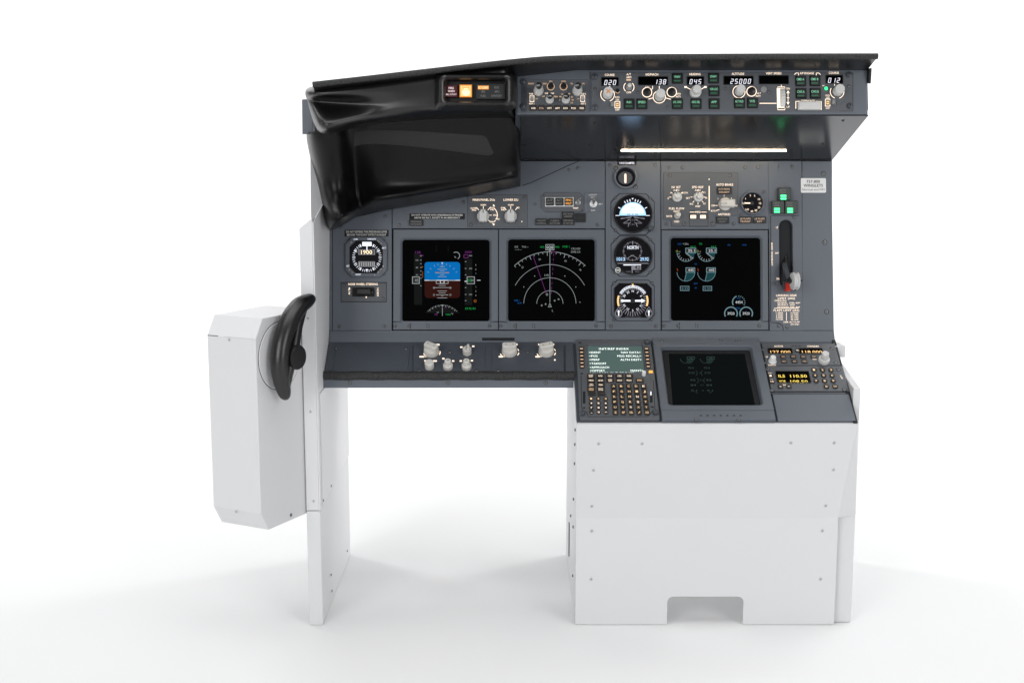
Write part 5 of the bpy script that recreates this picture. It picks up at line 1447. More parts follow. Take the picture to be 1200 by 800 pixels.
def round_knob(x, y, r_, hh, parent, plane=MCP, mat='knob_grey', cap=None, z0=.001, skirt=None, cross=0, name='knob', flute=.03, dx=0):
    u, v = plane.at(x, y); r = r_ * plane.k(x, y)
    b = MB(plane)
    pr = [(r, z0), (r, hh * .9), (r * .90, hh)]
    if skirt:
        pr = [(r * skirt, z0), (r * skirt, hh * .34), (r * skirt * .95, hh * .40), (r * .98, hh * .42), (r * .95, hh * .94), (r * .88, hh)]
    b.lathe(u, v, pr, mat, n=54, flute=flute, teeth=18)
    if cross:
        for a in (cross, cross + 90):
            c, s_ = math.cos(R(a)), math.sin(R(a)); l_, w_ = r * .55, r * .10
            b.face([(u + c * l_ - s_ * w_, v + s_ * l_ + c * w_, hh + .0002 + a * 1e-7), (u - c * l_ - s_ * w_, v - s_ * l_ + c * w_, hh + .0002 + a * 1e-7),
                    (u - c * l_ + s_ * w_, v - s_ * l_ - c * w_, hh + .0002 + a * 1e-7), (u + c * l_ + s_ * w_, v + s_ * l_ - c * w_, hh + .0002 + a * 1e-7)], 'orange_mark')
    return b.build(name, parent)
round_knob(712, 111.2, 6.0, .021, mcp, cross=45)
round_knob(981.2, 107.8, 5.9, .021, mcp, cross=0)
round_knob(772.6, 113.6, 5.7, .024, mcp)
round_knob(814.6, 109, 5.3, .026, mcp, skirt=1.28)
round_knob(866.2, 107.8, 5.5, .021, mcp)
for x, y in ((758.2, 108.4), (787.2, 108.2), (880.7, 107.4)):
    b = MB(MCP); u, v = MCP.at(x, y); r = 4.4 * MCP.k(x, y)
    b.lathe(u, v, [(r, .001), (r, .006), (r * .8, .0075), (r * .4, .008)], 'black_satin', n=26); b.build('push_button', mcp)
toggle(MCP, 737, 102.6, 3.0, .012, mcp, mat='knob_pale', tilt=(0, 0), z=.0014, collar='knob_mid', ball=1.5)
for x, y, px_ in ((723.5, 123, 717.6), (970, 120.6, 976)):
    b = MB(MCP); u, v, ww, hh = MCP.box(x, y, 4.2, 5.6)
    b.rbox(u, v, ww, hh, .001, .005, 'knob_mid', r=.0006); b.rect(x - 1.5, y - 2.0, x + 1.5, y + 2.0, 'lit_amber_hot', .0053); b.line([(x - 1.2, y), (x + 1.2, y)], .9, 'ink_black', .0055)
    u, v, ww, hh = MCP.box(px_, y, 4.0, 5.0)
    b.rbox(u, v, ww, hh, .001, .008, 'knob_mid', r=.0008, bev=.001)
    b.build('paddle_switch', mcp)
# vertical speed thumbwheel
b = MB(MCP); u, v, ww, hh = MCP.box(916, 115.4, 5.2, 21.6)
b.rbox(u - .0022, v, ww + .0050, hh + .002, .001, .0022, 'lit_warm', r=.0006)
loops = []
for i in range(19):
    a = R(-80 + 160 * i / 18)
    yy = math.sin(a) * hh * .5; zz_ = .002 + math.cos(a) * .009 + (.0007 if i % 2 else 0)
    loops.append([(u + .0006 - ww / 2, v + yy, zz_), (u + .0006 + ww / 2, v + yy, zz_)])
for i in range(18):
    b.face([loops[i][0], loops[i][1], loops[i + 1][1], loops[i + 1][0]], 'knob_grey')
for sx in (0, 1):
    b.face([loops[i][sx] for i in range(19)], 'knob_mid')
b.build('thumbwheel', mcp, smooth=False)
b = MB(MCP); u, v, ww, hh = MCP.box(947.6, 125.2, 26.4, 9)
b.rbox(u, v, ww, hh, .001, .0115, 'knob_grey', r=.001, bev=.0018); b.build('disengage_bar', mcp)
b = MB(MCP); u, v = MCP.at(968.2, 104); b.lathe(u, v, [(.0036, .001), (.0036, .0026), (.003, .003)], 'bezel_dark', n=18); b.disc(968.2, 103.9, 2.0, 'lit_green', .0033); b.build('indicator_light', mcp)
b = MB(MCP); u, v = MCP.at(894.6, 105.4); b.lathe(u, v, [(.0056, .001), (.0056, .003), (.0048, .0036)], 'knob_mid', n=24); b.build('blank_cap', mcp)
b = MB(MCP); u, v = MCP.at(723.6, 106.6); b.lathe(u, v, [(.0034, .001), (.0034, .0025), (.002, .0025), (.002, .0015)], 'black_satin', n=18); b.arc(723.6, 106.6, 2.7, 200, 340, .6, 'lit_warm_dim', .0027); b.build('sensor', mcp)
for p in ((697.4, 104.4), (747.4, 108.2), (782.4, 125.2), (850, 103.8), (901.2, 108), (994.6, 101.4), (979, 122.8)):
    screw(MCP, *p, mcp, r=.0022, z=.0014)
for p in ((696.6, 90.6), (697, 126.6), (994.6, 88.4), (995.6, 124.8)):
    dzus(*p, mcp, r_px=3.4, z=.0014)

# ------------------------------------------------------------------ warning lights in the fairing
AN = Plane(W(557, 106, 2.2135), (1, 0, 0.0), (0, 0.10, 1))
b = MB(AN)
u, v, w_, h_ = AN.box(557.4, 106.2, 77, 31)
n = 6
b.stack([(rrect(u, v, w_ + .030, h_ + .020, .014, n), -.016), (rrect(u, v, w_ + .016, h_ + .010, .012, n), -.002), (rrect(u, v, w_ + .006, h_ + .005, .010, n), .0035), (rrect(u, v, w_ - .002, h_ - .002, .008, n), .0040),
         (rrect(u, v, w_ - .008, h_ - .007, .006, n), .0005), (rrect(u, v, w_ - .012, h_ - .010, .004, n), -.018)], 'black_plastic', matcap='black_satin')
ann = b.build('warning_light_panel', root, ang=50)
def lens(cx_, cy_, w, h, base, name, fn):
    b = MB(AN); u, v, ww, hh = AN.box(cx_, cy_, w, h, -.010)
    b.rbox(u, v, ww, hh, -.018, -.010, base, r=.0008, bev=.0006)
    fn(b, -.0097)
    b.build(name, ann)
def f1(b, z):
    b.text('FIRE', 528.8, 103.4, 2.4, 'lit_pink', z, w=6.2, bold=.03); b.text('WARN', 528.8, 107, 2.4, 'lit_pink', z, w=7.8, bold=.03); b.text('BELL CUTOUT', 528.8, 110.8, 1.8, 'lit_pink', z, w=12.4, bold=.03)
lens(528.8, 106.8, 14.6, 14.6, 'dark_red_lens', 'fire_warning_light', f1)
def f2(b, z):
    b.rect(538.8, 99.6, 552.8, 113.8, 'lit_amber_edge', z); b.rect(539.8, 100.8, 551.8, 112.8, 'lit_amber_hot', z + .0001); b.disc(546, 108, 4.4, 'lit_amber_core', z + .0002)
    b.text('MASTER', 546, 102.8, 2.2, 'orange_mark', z + .0003, w=9); b.text('CAUTION', 546, 105.6, 2.2, 'orange_mark', z + .0003, w=9.8)
lens(545.8, 106.8, 14.8, 15, 'orange_mark', 'caution_light', f2)
def f3(b, z):
    b.rect(560, 100.6, 572.8, 105, 'lit_amber_edge', z); b.text('FLT CONT', 566.4, 102.9, 2.6, 'lit_amber_core', z + .0002, w=11, bold=.03)
    for s, x, y, w in (('IRS', 566.4, 107.6, 4), ('FUEL', 566.4, 112.6, 6), ('ELEC', 582.2, 102.6, 5.6), ('APU', 582.2, 107.6, 5.4), ('OVHT/DET', 582, 112.6, 12.4)):
        b.text(s, x, y, 2.5, 'ink_grey', z, w=w)
lens(575, 107.4, 34, 18, 'tile_dark', 'status_light', f3)
# raised band on the cowl; its lighter grey stands in for a floor reflection
def along(pts, x):
    for i in range(len(pts) - 1):
        if pts[i][0] <= x <= pts[i + 1][0]:
            t = (x - pts[i][0]) / (pts[i + 1][0] - pts[i][0])
            return pts[i][1] + (pts[i + 1][1] - pts[i][1]) * t
    return pts[-1][1] if x > pts[-1][0] else pts[0][1]
band_top = [(415, 154.4), (424, 152.8), (440, 152.4), (470, 153.0), (500, 154.6), (540, 157.2), (564, 158.6), (569, 160.2), (572, 164), (575, 172), (578.5, 179)]
band_bot = [(415, 171.6), (424, 169.6), (440, 168.6), (470, 170.4), (500, 173.6), (540, 178.6), (564, 181.6), (570, 182.4), (574, 182.4), (577, 181.4), (578.5, 179.4)]
bpy.context.view_layer.update()
dg = bpy.context.evaluated_depsgraph_get()
fe = fair_low.evaluated_get(dg)
inv = WM[fair_low].inverted()
def on_cowl(x, y, lift):
    r = ray(x, y).normalized()
    ok, loc, nor, _ = fe.ray_cast(inv @ EYE, inv.to_3x3() @ r)
    return (WM[fair_low] @ loc - r * lift) if ok else W(x, y, 2.35)
b = MB()
xs = [415 + (578.5 - 415) * i / 60 for i in range(61)]
NJ = 8
for i, x in enumerate(xs):
    t0, t1 = along(band_top, x), along(band_bot, x)
    for j in range(NJ + 1):
        edge = i in (0, 60) or j in (0, NJ)
        b.v.append(tuple(on_cowl(x, t0 + (t1 - t0) * j / NJ, 0.0002 if edge else 0.0016)))
k = b.mi('reflection_grey')
for i in range(60):
    for j in range(NJ):
        q = i * (NJ + 1) + j
        b.f.append((q, q + 1, q + NJ + 2, q + NJ + 1)); b.m.append(k)
b.build('reflection_band', fair_low, 'dark grey band painted as a floor reflection on the black fairing', ang=60)

# ------------------------------------------------------------------ shelf under the displays
b = MB()
prof = [zz(p) for p in ((2.4915, -.3735), (2.4905, -.3765), (2.4790, -.3930), (2.4790, -.420), (2.56, -.420), (2.56, -.3735))]
b.prism_x(prof, -0.359, 0.6338, 'panel_grey', .0004)
b.build('coved_strip', root, ang=15)
LED_S = PED
L_bot = PED.at(500, 437.5)[1]; L_top = PED.at(500, 401)[1]
PT = math.hypot(.182, .1215)
sx0, sx1 = -0.359, 0.1195
def pp(v, h=0):
    q = PED.O + PED.V * v + PED.N * h
    return (q.y, q.z)
b = MB()
b.prism_x([pp(L_bot), pp(PT - .0005), pp(PT - .0005, -.02), pp(L_bot, -.02)], sx0, sx1, 'shelf_grey', .0004)
shelf = b.build('shelf', root)
for x0, x1, nm, m in ((386.5, 479, 'blank_plate', 'shelf_grey'), (480, 568.5, 'selector_panel', 'shelf_grey'), (573.5, 660.5, 'selector_panel', 'shelf_grey')):
    xa, xb = x0 + (3 if x0 > 400 else 6), x1
    ua, ub = PED.at(xa, 420)[0], PED.at(xb, 420)[0]
    va_, vb_ = L_bot + .002, PED.at(500, 405.2)[1]
    b = MB(PED)
    b.slab(rrect((ua + ub) / 2, (va_ + vb_) / 2, ub - ua, vb_ - va_, .0008, 2), -.001, .0014, m, .0005)
    z = .0017
    wl = lambda pts, w=.8: b.line(pts, w, 'lit_warm', z)
    if x0 == 480:
        b.line([(484, 405), (484, 436)], .7, 'gap_dark', z); b.line([(486, 431), (490, 430.6), (491, 433), (491, 436)], .6, 'bezel_dark', z)
        b.arc(506, 412.6, 9.6, 215, 190, 1.0, 'lit_warm', z, ry=7); b.arc(506, 412.6, 9.8, 10, -25, 1.0, 'lit_warm', z, ry=7)
        b.rect(511, 402.8, 515, 404.6, 'lit_warm', z); b.rect(491.6, 417, 496.6, 418.6, 'lit_warm', z); wl([(496.6, 417.8), (502, 417.4)])
        for x_, y_ in ((540.6, 406.6), (554.6, 405.6), (508.8, 422.8), (510.6, 422.8), (519.6, 420), (531, 422.8), (540, 422.8), (553, 422.4), (498.6, 422.6)):
            b.rect(x_ - 1.3, y_ - .8, x_ + 1.3, y_ + .8, 'lit_warm', z)
    elif x0 > 500:
        for cx_, sg in ((597, 1), (640, -1)):
            b.arc(cx_, 412.4, 11, 225, 195, 1.0, 'lit_warm', z, ry=7.4); b.arc(cx_, 412.4, 11, -5, -30, 1.0, 'lit_warm', z, ry=7.4)
            b.arc(cx_, 412.4, 11, 30, 10, .8, 'lit_warm', z, ry=7.4)
            b.rect(cx_ + 5, 402.6, cx_ + 9.4, 404.2, 'lit_warm', z); b.rect(cx_ - 12.6, 417, cx_ - 8, 418.6, 'lit_warm', z); wl([(cx_ - 8, 417.8), (cx_ - 2.4, 417.2)])
        b.rect(630.6, 402.8, 635, 404.2, 'lit_warm', z)
        b.disc(650.2, 421.6, 1.0, 'lit_warm', z, n=8); b.line([(662, 404), (662, 436)], .7, 'gap_dark', z)
    sp = b.build(nm, root)
    if x0 == 480:
        sel_a = sp
    elif x0 > 500:
        sel_b = sp
    else:
        blank = sp
for p in ((393.6, 408), (476, 408.6)):
    screw(PED, *p, blank, r=.0026, z=.0014)
for p in ((527, 412.6), (491.4, 434), (558.6, 434.2)):
    screw(PED, *p, sel_a, r=.0030, z=.0014)
for p in ((618, 412.2), (584, 434), (652, 434.6)):
    screw(PED, *p, sel_b, r=.0030, z=.0014)
b = MB(PED)
u0, v0_ = PED.at(565, 397.2); u1, _ = PED.at(603, 397.2)
COVE = yz((2.4790, -.3930), (2.4905, -.3765))
b = MB(COVE); u, v, ww, hh = COVE.box(584, 397.4, 38, 3.4); b.rbox(u, v, ww, hh, -.0004, .0010, 'gap_dark', r=.0005); b.build('slot_cover', root)
# selector knobs on the shelf: big disc with a grip bar, small pointer knobs
def shelf_big(x, y, parent, ang, mat='knob_pale'):
    u, v = PED.at(x, y); b = MB(PED); r = .0150
    b.lathe(u, v, [(r, .001), (r, .004), (r * .97, .011), (r * .92, .0125)], mat, n=54, flute=.03, teeth=27)
    c, s_ = math.cos(R(ang)), math.sin(R(ang))
    lp = [(u + a * c - e * s_, v + a * s_ + e * c) for a, e in rrect(0, 0, r * 1.84, r * 0.92, .004, 4)]
    b.stack([(lp, .011), (lp, .0215), (inset(lp, .0013), .0230)], mat)
    for q in ((-.45, 0), (.45, 0)):
        cu_, cv_ = u + q[0] * r * c, v + q[0] * r * s_
        b.stack([(circ(cu_, cv_, .0010, 8), .0229), (circ(cu_, cv_, .0010, 8), .0232)], 'ink_black')
    return b.build('knob', parent)
shelf_big(505.6, 413.6, sel_a, -28)
shelf_big(597, 413.4, sel_b, 2)
shelf_big(640, 413.4, sel_b, 16)
def shelf_small(x, y, parent, r_, hh, step=False, bar=True):
    u, v = PED.at(x, y); b = MB(PED); r = r_
    if step:
        b.lathe(u, v, [(r, .001), (r, hh * .42), (r * .90, hh * .48), (r * .66, hh * .50), (r * .64, hh * .96), (r * .52, hh)], 'knob_pale', n=48, flute=.06, teeth=12)
        b.line([(x - .9, y - 8.6), (x, y - 10.0), (x + .9, y - 8.6)], .5, 'ink_black', hh + .0001)
    else:
        b.lathe(u, v, [(r, .001), (r, hh * .92), (r * .86, hh)], 'knob_pale', n=48, flute=.05, teeth=12)
        if bar:
            lp = [(u + a, v + e) for a, e in rrect(r * .25, 0, r * .6, r * 1.7, .0015, 3)]
            b.stack([(lp, hh - .001), (lp, hh + .004), (inset(lp, .0008), hh + .005)], 'knob_pale')
            b.line([(x - 1.6, y - 8), (x + .4, y - 6.2)], .5, 'ink_black', hh + .0052)
    return b.build('knob', parent)
shelf_small(547.4, 414.2, sel_a, .0088, .014)
shelf_small(503.4, 431, sel_a, .0090, .016, bar=False)
shelf_small(525.0, 431.2, sel_a, .0096, .021, step=True)
shelf_small(546.8, 431.2, sel_a, .0096, .021, step=True)
# rubber nosing and lip along the shelf front
b = MB()
q0 = PED.O + PED.V * (L_bot - .002) + PED.N * .0005
b.tube([Vector((sx0 - .004 + (sx1 - sx0 + .003) * i / 30, q0.y, q0.z - .0035 + .0006 * math.sin(i * 1.7))) for i in range(31)], [.0088] * 31, 'ribbed_trim', n=14)
b.build('nosing', root)
b = MB()
b.prism_x([(q0.y - .004, q0.z - .004), (q0.y - .004, q0.z - .026), (q0.y + .03, q0.z - .026), (q0.y + .03, q0.z - .004)], sx0 - .003, sx1 - .002, 'panel_grey', .0008)
lip_o = b.build('lip', root)
LIPP = Plane((0, q0.y - .004, q0.z), (1, 0, 0), (0, 0, 1))
for p in ((410, 448.4), (525, 448.4), (639.5, 448.2)):
    screw(LIPP, *p, lip_o, r=.0030)

# ------------------------------------------------------------------ pedestal top with keypad unit, lower display and radios
b = MB()
b.prism_x([pp(.0005, -.003), pp(PT, -.003), pp(PT, -.02), pp(.0005, -.02)], .1190, .6345, 'shelf_grey', .0004)
b.build('pedestal_top', root)
b = MB()
b.prism_x([pp(-.001, .002), pp(PT + .004, .002), pp(PT + .004, -.004), pp(-.001, -.004)], .6270, .6350, 'black_matt', .001)
b.build('edge_trim', root)
def rect_from_px(xl_top, xr_top, ytop, ybot, xl_bot=None, xr_bot=None, plane=PED):
    a = plane.at(xl_top, ytop); c = plane.at(xr_top, ytop)
    d_ = plane.at(xl_bot or xl_top, ybot); e = plane.at(xr_bot or xr_top, ybot)
    ul, ur = (a[0] + d_[0]) / 2, (c[0] + e[0]) / 2
    return (ul + ur) / 2, (a[1] + d_[1]) / 2, ur - ul, a[1] - d_[1]
# keypad unit
u, v, w_, h_ = rect_from_px(676.4, 763.4, 399.6, 492.6, 677.4, 771.6)
b = MB(PED)
su, sv, sw, sh = rect_from_px(688.6, 751.8, 405.4, 437.6, 690.4, 755.6)
n = 3
b.stack([(rrect(u, v, w_, h_, .002, n), -.004), (rrect(u, v, w_, h_, .002, n), .0040), (rrect(u, v, w_ - .0016, h_ - .0016, .002, n), .0050),
         (rrect(su, sv, sw + .004, sh + .004, .0015, n), .0050), (rrect(su, sv, sw, sh, .001, n), -.0005)], 'panel_grey_plate', matcap='cdu_screen')
z = -.0002
# key well outline
uL, uR = u - w_ / 2, u + w_ / 2
for pts in ([(681, 440), (681.6, 478), (684, 481), (687.6, 482.6), (688.8, 487), (690, 488), (758.6, 488), (761.4, 485), (764.6, 482), (767.6, 480), (765.6, 445)],):
    b.line(pts, .7, 'gap_dark', .0052)
b.rect(683, 458.4, 686, 472.6, 'gap_dark', .0052); b.rect(761.6, 457.6, 764.8, 471.6, 'gap_dark', .0052); b.rect(762, 458.4, 763.6, 463, 'lit_white', .0054)
for p in ((679.6, 401.4), (757.6, 400.2), (681.8, 437.6), (684.4, 477.6), (764.6, 476.6), (761, 434.2)):
    b.disc(*p, 1.7, 'gap_dark', .0052, ry=.9)
cdu = b.build('keypad_unit', root, 'keypad unit with a green text screen and rows of lit keys', ang=24)
b = MB(PED)
zt2 = .0002
lines_ = (('INIT/REF INDEX', 'c', 408.6, 35), ('<IDENT', 'l', 412.8, 14), ('NAV DATA>', 'r', 412.8, 23), ('<POS', 'l', 417.0, 10), ('MSG RECALL>', 'r', 417.0, 28), ('<PERF', 'l', 421.3, 12), ('ALTN DEST>', 'r', 421.3, 25),
          ('<TAKEOFF', 'l', 425.8, 19.6), ('<APPROACH', 'l', 430.2, 22.6), ('<OFFSET', 'l', 434.0, 17.6), ('MAINT>', 'r', 434.0, 14.6), ('NAV DATA OUT OF DATE', 'l', 436.6, 52))
for s, al, y, w in lines_:
    xl = 689.8 + (y - 408) * .06; xr = 750.2 + (y - 408) * .13
    x = {'c': 719.4, 'l': xl + w / 2, 'r': xr - w / 2}[al]
    b.text(s, x, y, 2.2 if y < 436 else 1.5, 'cdu_text', zt2, w=w, bold=0.0)
b.build('screen_text', cdu)
def key(xp, yp, wp, hp, t, parent=cdu, mat='lit_amber_key', rnd=False, base='key_dark', z0=.0048, hh=.0035, th=None, tw=None, name='key', plane=PED):
    b = MB(plane); u, v, ww, hh_ = plane.box(xp, yp, wp, hp, z0)
    if rnd:
        b.lathe(u, v, [(ww / 2, z0), (ww / 2, z0 + hh), (ww * .42, z0 + hh + .0008)], base, n=18)
    else:
        b.rbox(u, v, ww, hh_, z0, z0 + hh, base, r=.0010, bev=.0008)
    if t:
        lines = t.split('|')
        for i, s in enumerate(lines):
            b.text(s, xp, yp - hh * 260 + (i - (len(lines) - 1) / 2) * hp * .42, th or hp * .44 / max(1, len(lines) * .75), mat, z0 + hh + .0010, w=tw or min(wp * .60, 1.2 + len(s) * 1.1), bold=.015)
    return b.build(name, parent)
for i in range(6):
    y = 409.2 + i * 4.16
    for xx in (681.4 + i * .16, 757.6 + i * .44):
        b = MB(PED); u, v, ww, hh_ = PED.box(xx, y, 5.0, 3.1, .005)
        b.rbox(u, v, ww, hh_, .0048, .0080, 'key_dark', r=.0006, bev=.0005); b.rect(xx - 1.7, y - 1.4, xx + 1.7, y - .2, 'lit_warm_dim', .0082); b.build('line_key', cdu)
names = (('INIT|REF', 'RTE', 'CLB', 'CRZ', 'DES'), ('MENU', 'LEGS', 'DEP|ARR', 'HOLD', 'PROG'))
for r_i, (y, row) in enumerate(zip((441.2, 446.4), names)):
    for i, t in enumerate(row):
        key(692.6 + i * 11.1 + r_i * .2, y, 9.0, 4.0, t, mat='lit_warm')
key(749.6, 446.2, 9.0, 4.2, 'EXEC')
for y, row in ((451.6, ('N1|LIMIT', 'FIX')), (456.8, ('PREV|PAGE', 'NEXT|PAGE'))):
    for i, t in enumerate(row):
        key(693 + i * 11.1, y, 9.0, 4.2, t, mat='lit_amber_key' if t == 'PREV|PAGE' else 'lit_warm')
for i in range(2):
    key(693.8 + i * 11.1, 462.0, 9.0, 3.6, '')
for j, row in enumerate(('123', '456', '789', '.0-')):
    for i, t in enumerate(row):
        key(692.7 + i * 8.5 + j * .15, 467.8 + j * 5.25, 5.0, 4.6, t if t != '-' else '+/-', rnd=True, mat='lit_warm' if j else 'lit_amber_key', th=2.1)
for j, row in enumerate((('A', 'B', 'C', 'D', 'E'), ('F', 'G', 'H', 'I', 'J'), ('K', 'L', 'M', 'N', 'O'), ('P', 'Q', 'R', 'S', 'T'), ('U', 'V', 'W', 'X', 'Y'), ('Z', 'SP', 'DEL', '/', 'CLR'))):
    for i, t in enumerate(row):
        key(719.2 + i * 8.75 + j * (.42 + i * .10), 453.1 + j * 6.15, 6.4, 5.0, t, mat='lit_warm' if t in 'EWNS' else 'lit_amber_key', th=2.3, tw=(None if len(t) > 1 else 2.7))
b = MB(PED); u, v = PED.at(754.2, 441.4); b.lathe(u, v, [(.0040, .004), (.0040, .012), (.0034, .0135)], 'placard_white', n=18); b.build('brightness_knob', cdu)
b = MB(PED); u, v, ww, hh_ = PED.box(762.4, 437.8, 4.6, 2.6); b.rbox(u, v, ww, hh_, .004, .0065, 'lit_amber', r=.0005); b.build('indicator_light', cdu)
for p in ((682.2, 487.0), (767.8, 486.2), (758, 404)):
    b = MB(PED); u, v = PED.at(*p); b.lathe(u, v, [(.0052, .004), (.0052, .010), (.004, .0115)], 'bezel_dark', n=20); b.build('fastener', cdu)

# lower display unit
u, v, w_, h_ = rect_from_px(764.8, 889.2, 398.2, 494.0, 774.6, 908.2)
b = MB(PED)
gu, gv, gw, gh = rect_from_px(775.6, 878.8, 409.4, 476.4, 784.2, 892.2)
n = 5
vtop, vbot = v + h_ / 2, v - h_ / 2
v_hi = PED.at(830, 403.2)[1]; v_lo = PED.at(830, 483.6)[1]
cv_ = (v_hi + v_lo) / 2; ch = v_hi - v_lo - .0008
b.stack([(rrect(u, cv_, w_, ch, .001, n), -.004), (rrect(u, cv_, w_, ch, .001, n), .0066), (rrect(u, cv_, w_ - .0016, ch - .0016, .001, n), .0076), (rrect(gu, gv, gw + .008, gh + .008, .008, n), .0076),
         (rrect(gu, gv, gw + .004, gh + .004, .007, n), .0060), (rrect(gu, gv, gw, gh, .005, n), -.002)], 'panel_grey', cap1=False)
b.rbox(u, (v_hi + vtop) / 2, w_ - .001, vtop - v_hi - .0008, -.004, .0062, 'panel_grey', r=.0006)
b.rbox(u, (v_lo + vbot) / 2, w_ - .001, v_lo - vbot - .0008, -.004, .0070, 'panel_grey', r=.0006)
cleat(b, 845, 400, .0064); b.line([(861.6, 397.6), (861.6, 403)], .6, 'gap_dark', .0064)
for i in range(7):
    x = 821.4 + i * 7.75
    b.rect(x - 1.3, 486.0, x + 1.3, 487.3, 'gap_dark', .0073)
low = b.build('lower_display', root, 'lower display with a nearly dark screen', ang=24)
for p in ((775.6, 399.6), (866, 399.6), (816, 491.6), (865.6, 491.4)):
    screw(PED, *p, low, r=.0028, z=.0066)
b = MB(PED)
b.stack([(rrect(gu, gv, gw + .0004, gh + .0004, .005, n), -.0026), (rrect(gu, gv, gw, gh, .005, n), -.0022)], 'gap_dark')
z = -.0019
b.poly([(783.6, 414.4), (872.6, 414.4), (885.2, 476.2), (788.6, 476.2)], 'low_screen', z)
z2 = z + .0002
for x0, sg in ((808.4, 1), (831.6, 1)):
    b.poly([(x0 - 4.6, 425.6), (x0 + 1, 426), (x0 + 4, 423.4), (x0 + 5.2, 420.4), (x0 - 2.6, 420.4)], 'low_teal', z2)
    b.arc(x0 - 3.6, 420.2, 7.4, 180, 262, .5, 'low_text', z2, ry=5.4); b.frame(x0 - 3.2, 418.0, x0 + 5.6, 420.6, .5, 'low_text', z2)
    b.text('446', x0 + 1.4, 419.3, 1.8, 'low_text', z2 + .0001)
for y, a_, c_ in ((430.8, '92.6', '92.6'), (436.6, '0.33', '0.33'), (445, '42', '42'), (451, '84', '84'), (457.4, '0.1', '0.1')):
    t = (y - 430) * .14
    b.text(a_, 809.6 + t, y, 2.0, 'low_text', z2, w=6.6); b.text(c_, 828.2 + t, y, 2.0, 'low_text', z2, w=6.6)
for y, t in ((436.8, 'FF'), (445.2, 'OIL P'), (451, 'OIL T'), (457.4, 'VIB')):
    b.text(t, 819.6 + (y - 430) * .14, y, 1.2, 'low_text', z2)
for x, y, a0_, a1_ in ((818, 457, 200, 270), (831, 457, 270, 340), (813.6, 437, -60, 60), (825, 437, 120, 240), (815, 445.6, -60, 60), (828, 445.6, 120, 240)):
    b.arc(x, y, 3.4, a0_, a1_, .35, 'low_text', z2 + .0001, n=8)
b.build('screen', low)

# radio panels
def radio(y0, y1, xl0, xr0, xl1, xr1, name, label):
    u, v, w_, h_ = rect_from_px(xl0, xr0, y0, y1, xl1, xr1)
    b = MB(PED)
    b.rbox(u, v, w_, h_, -.004, .0040, 'panel_grey_plate', r=.001, bev=.0010)
    return b, (u, v, w_, h_)
b, _ = radio(403.6, 429.0, 892.4, 976.4, 897.0, 985.6, 'radio_panel', '')
z = .0043
def TP(s, x, y, h=1.8, w=None, m='lit_warm'):
    b.text(s, x, y, h, m, z, w=w, bold=.025)
TP('ACTIVE', 912.4, 405.5, 1.8, 10.4); TP('STANDBY', 953, 405.6, 1.8, 14); TP('VHF', 898.6, 418, 1.6, 3); TP('DISPLAY', 905, 427.6, 1.5, 9.4)
TP('TEST', 954.6, 420.8, 1.4, 5)
for x in (929, 933, 937):
    b.arc(x, 406.2, 1.2, 20, 160, .5, 'gap_dark', z, n=6)
com = b.build('radio_panel', root, 'upper radio panel with amber digits and a large stepped knob')
def amber(xc, yc, w, h, s, parent, mat='lit_amber_hot', cw=2.6, ch=4.2, pitch=4.0, two=None):
    b = MB(PED); u, v, ww, hh_ = PED.box(xc, yc, w, h, .004)
    k = 2
    b.stack([(rrect(u, v, ww, hh_, .001, k), .003), (rrect(u, v, ww, hh_, .001, k), .0058), (rrect(u, v, ww - .002, hh_ - .002, .001, k), .0058), (rrect(u, v, ww - .0025, hh_ - .0025, .001, k), .0044)], 'black_matt', matcap='screen_glass')
    for i, (row, yy) in enumerate(s):
        b.text(row[0], row[1], yy, ch, mat, .0047, w=row[2], bold=.03)
    return b.build('digit_window', parent)
amber(914.2, 411.4, 28.4, 6.0, [(('127.000', 914.6, 23.6), 412.2)], com, ch=3.2)
amber(950, 411.4, 28.4, 6.0, [(('118.000', 951.6, 23.6), 412.2)], com, ch=3.2)
key(934.4, 411.2, 5.4, 3.6, 'TFR', com, rnd=False, hh=.003, mat='lit_warm', z0=.0035)
for x, y, t in ((917.8, 418.6, 'VHF1'), (929.4, 418.4, 'VHF2'), (941.2, 418.6, 'VHF3'), (918.8, 424, 'HF1'), (930.8, 424, 'AM'), (942.8, 424, 'HF2'), (953.6, 418.4, 'COM')):
    key(x, y, 7.0, 3.6, t, com, hh=.003, mat='lit_warm_dim', z0=.0035)
for p in ((893.6, 409.2), (896.2, 424.6), (974.4, 408.4), (979.2, 424.6)):
    screw(PED, *p, com, r=.0030, z=.0040)
b = MB(PED); u, v = PED.at(905.2, 423.4, .004)
b.lathe(u, v, [(.0080, .003), (.0080, .005), (.0066, .0065), (.0056, .015), (.0050, .0165)], 'placard_white', n=30, flute=.05, teeth=10); b.build('knob', com)
b = MB(PED); u, v = PED.at(965.4, 423.0, .004)
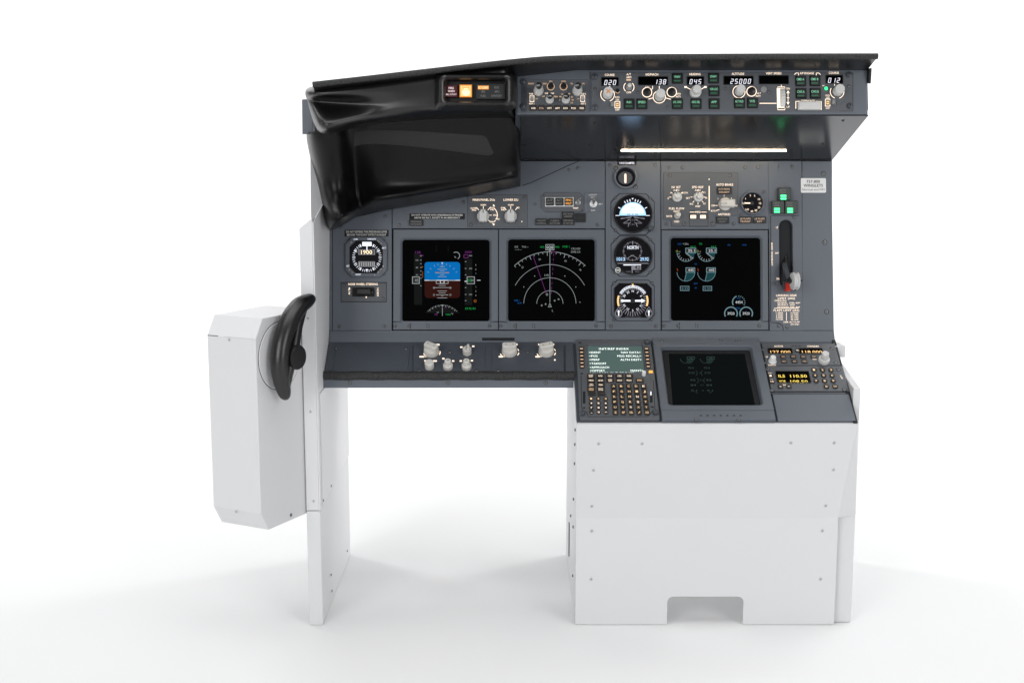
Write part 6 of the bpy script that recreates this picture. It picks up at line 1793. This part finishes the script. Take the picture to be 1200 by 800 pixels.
b.lathe(u, v, [(.0110, .003), (.0110, .010), (.0104, .0112), (.0070, .0114), (.0070, .024), (.0060, .0255)], 'knob_grey', n=60, flute=.04, teeth=20); b.build('knob', com)
b, _ = radio(430.0, 459.4, 897.4, 985.8, 903.4, 996.0, 'radio_panel', '')
TP('ON', 902.6, 437.4, 1.4, 4); TP('SEL', 905, 444.6, 1.4, 4.4); TP('NEXT', 919.4, 450.8, 1.4, 6); b.text('ADF', 986, 441.6, 1.8, 'lit_warm', z, w=4.6, rot=-78)
b.rbox(*PED.box(947, 460.6, 88, 3.2, .002)[:2], PED.box(947, 460.6, 88, 3.2)[2], .004, -.004, .003, 'bezel_dark')
nav = b.build('radio_panel', root, 'lower radio panel with two rows of yellow digits and a keypad')
amber(929.4, 441.8, 39.6, 13.4, [(('ILS', 916.0, 7.6), 440.4), (('110.50', 935.8, 19.6), 440.4), (('VOR', 917.0, 8.0), 446.8), (('108.50', 936.4, 20.4), 446.8)], nav, mat='lit_yellow', ch=3.2)
for j, row in enumerate(('123', '456', '789')):
    for i, t in enumerate(row):
        key(953.8 + i * 10.0 + j * 1.3, 433.9 + j * 6.4, 6.4, 5.0, t, nav, rnd=True, mat='lit_amber_key', th=2.2, hh=.003, z0=.0035)
key(968.4, 453.4, 6.4, 5, '0', nav, rnd=True, th=2.2, hh=.003, z0=.0035); key(978.6, 453.2, 6.4, 5, 'CLR', nav, rnd=True, th=1.8, hh=.003, z0=.0035)
for x, y, t in ((903, 440.8, '1'), (904.8, 447.4, '10'), (914.6, 453.4, '<'), (924.4, 453.2, '>')):
    key(x, y, 6.2, 4.4, t, nav, hh=.003, mat='lit_warm', z0=.0035)
for p in ((899.4, 432.4), (904.6, 457.0), (989.6, 456.4), (982.4, 433)):
    screw(PED, *p, nav, r=.0036, z=.0040)
u, v, w_, h_ = rect_from_px(904.6, 993.4, 462.4, 493.6, 910.6, 1003)
b = MB(PED); b.rbox(u + .001, v, w_, h_, -.004, .0022, 'panel_grey', r=.001, bev=.0008); b.build('blank_plate', root)
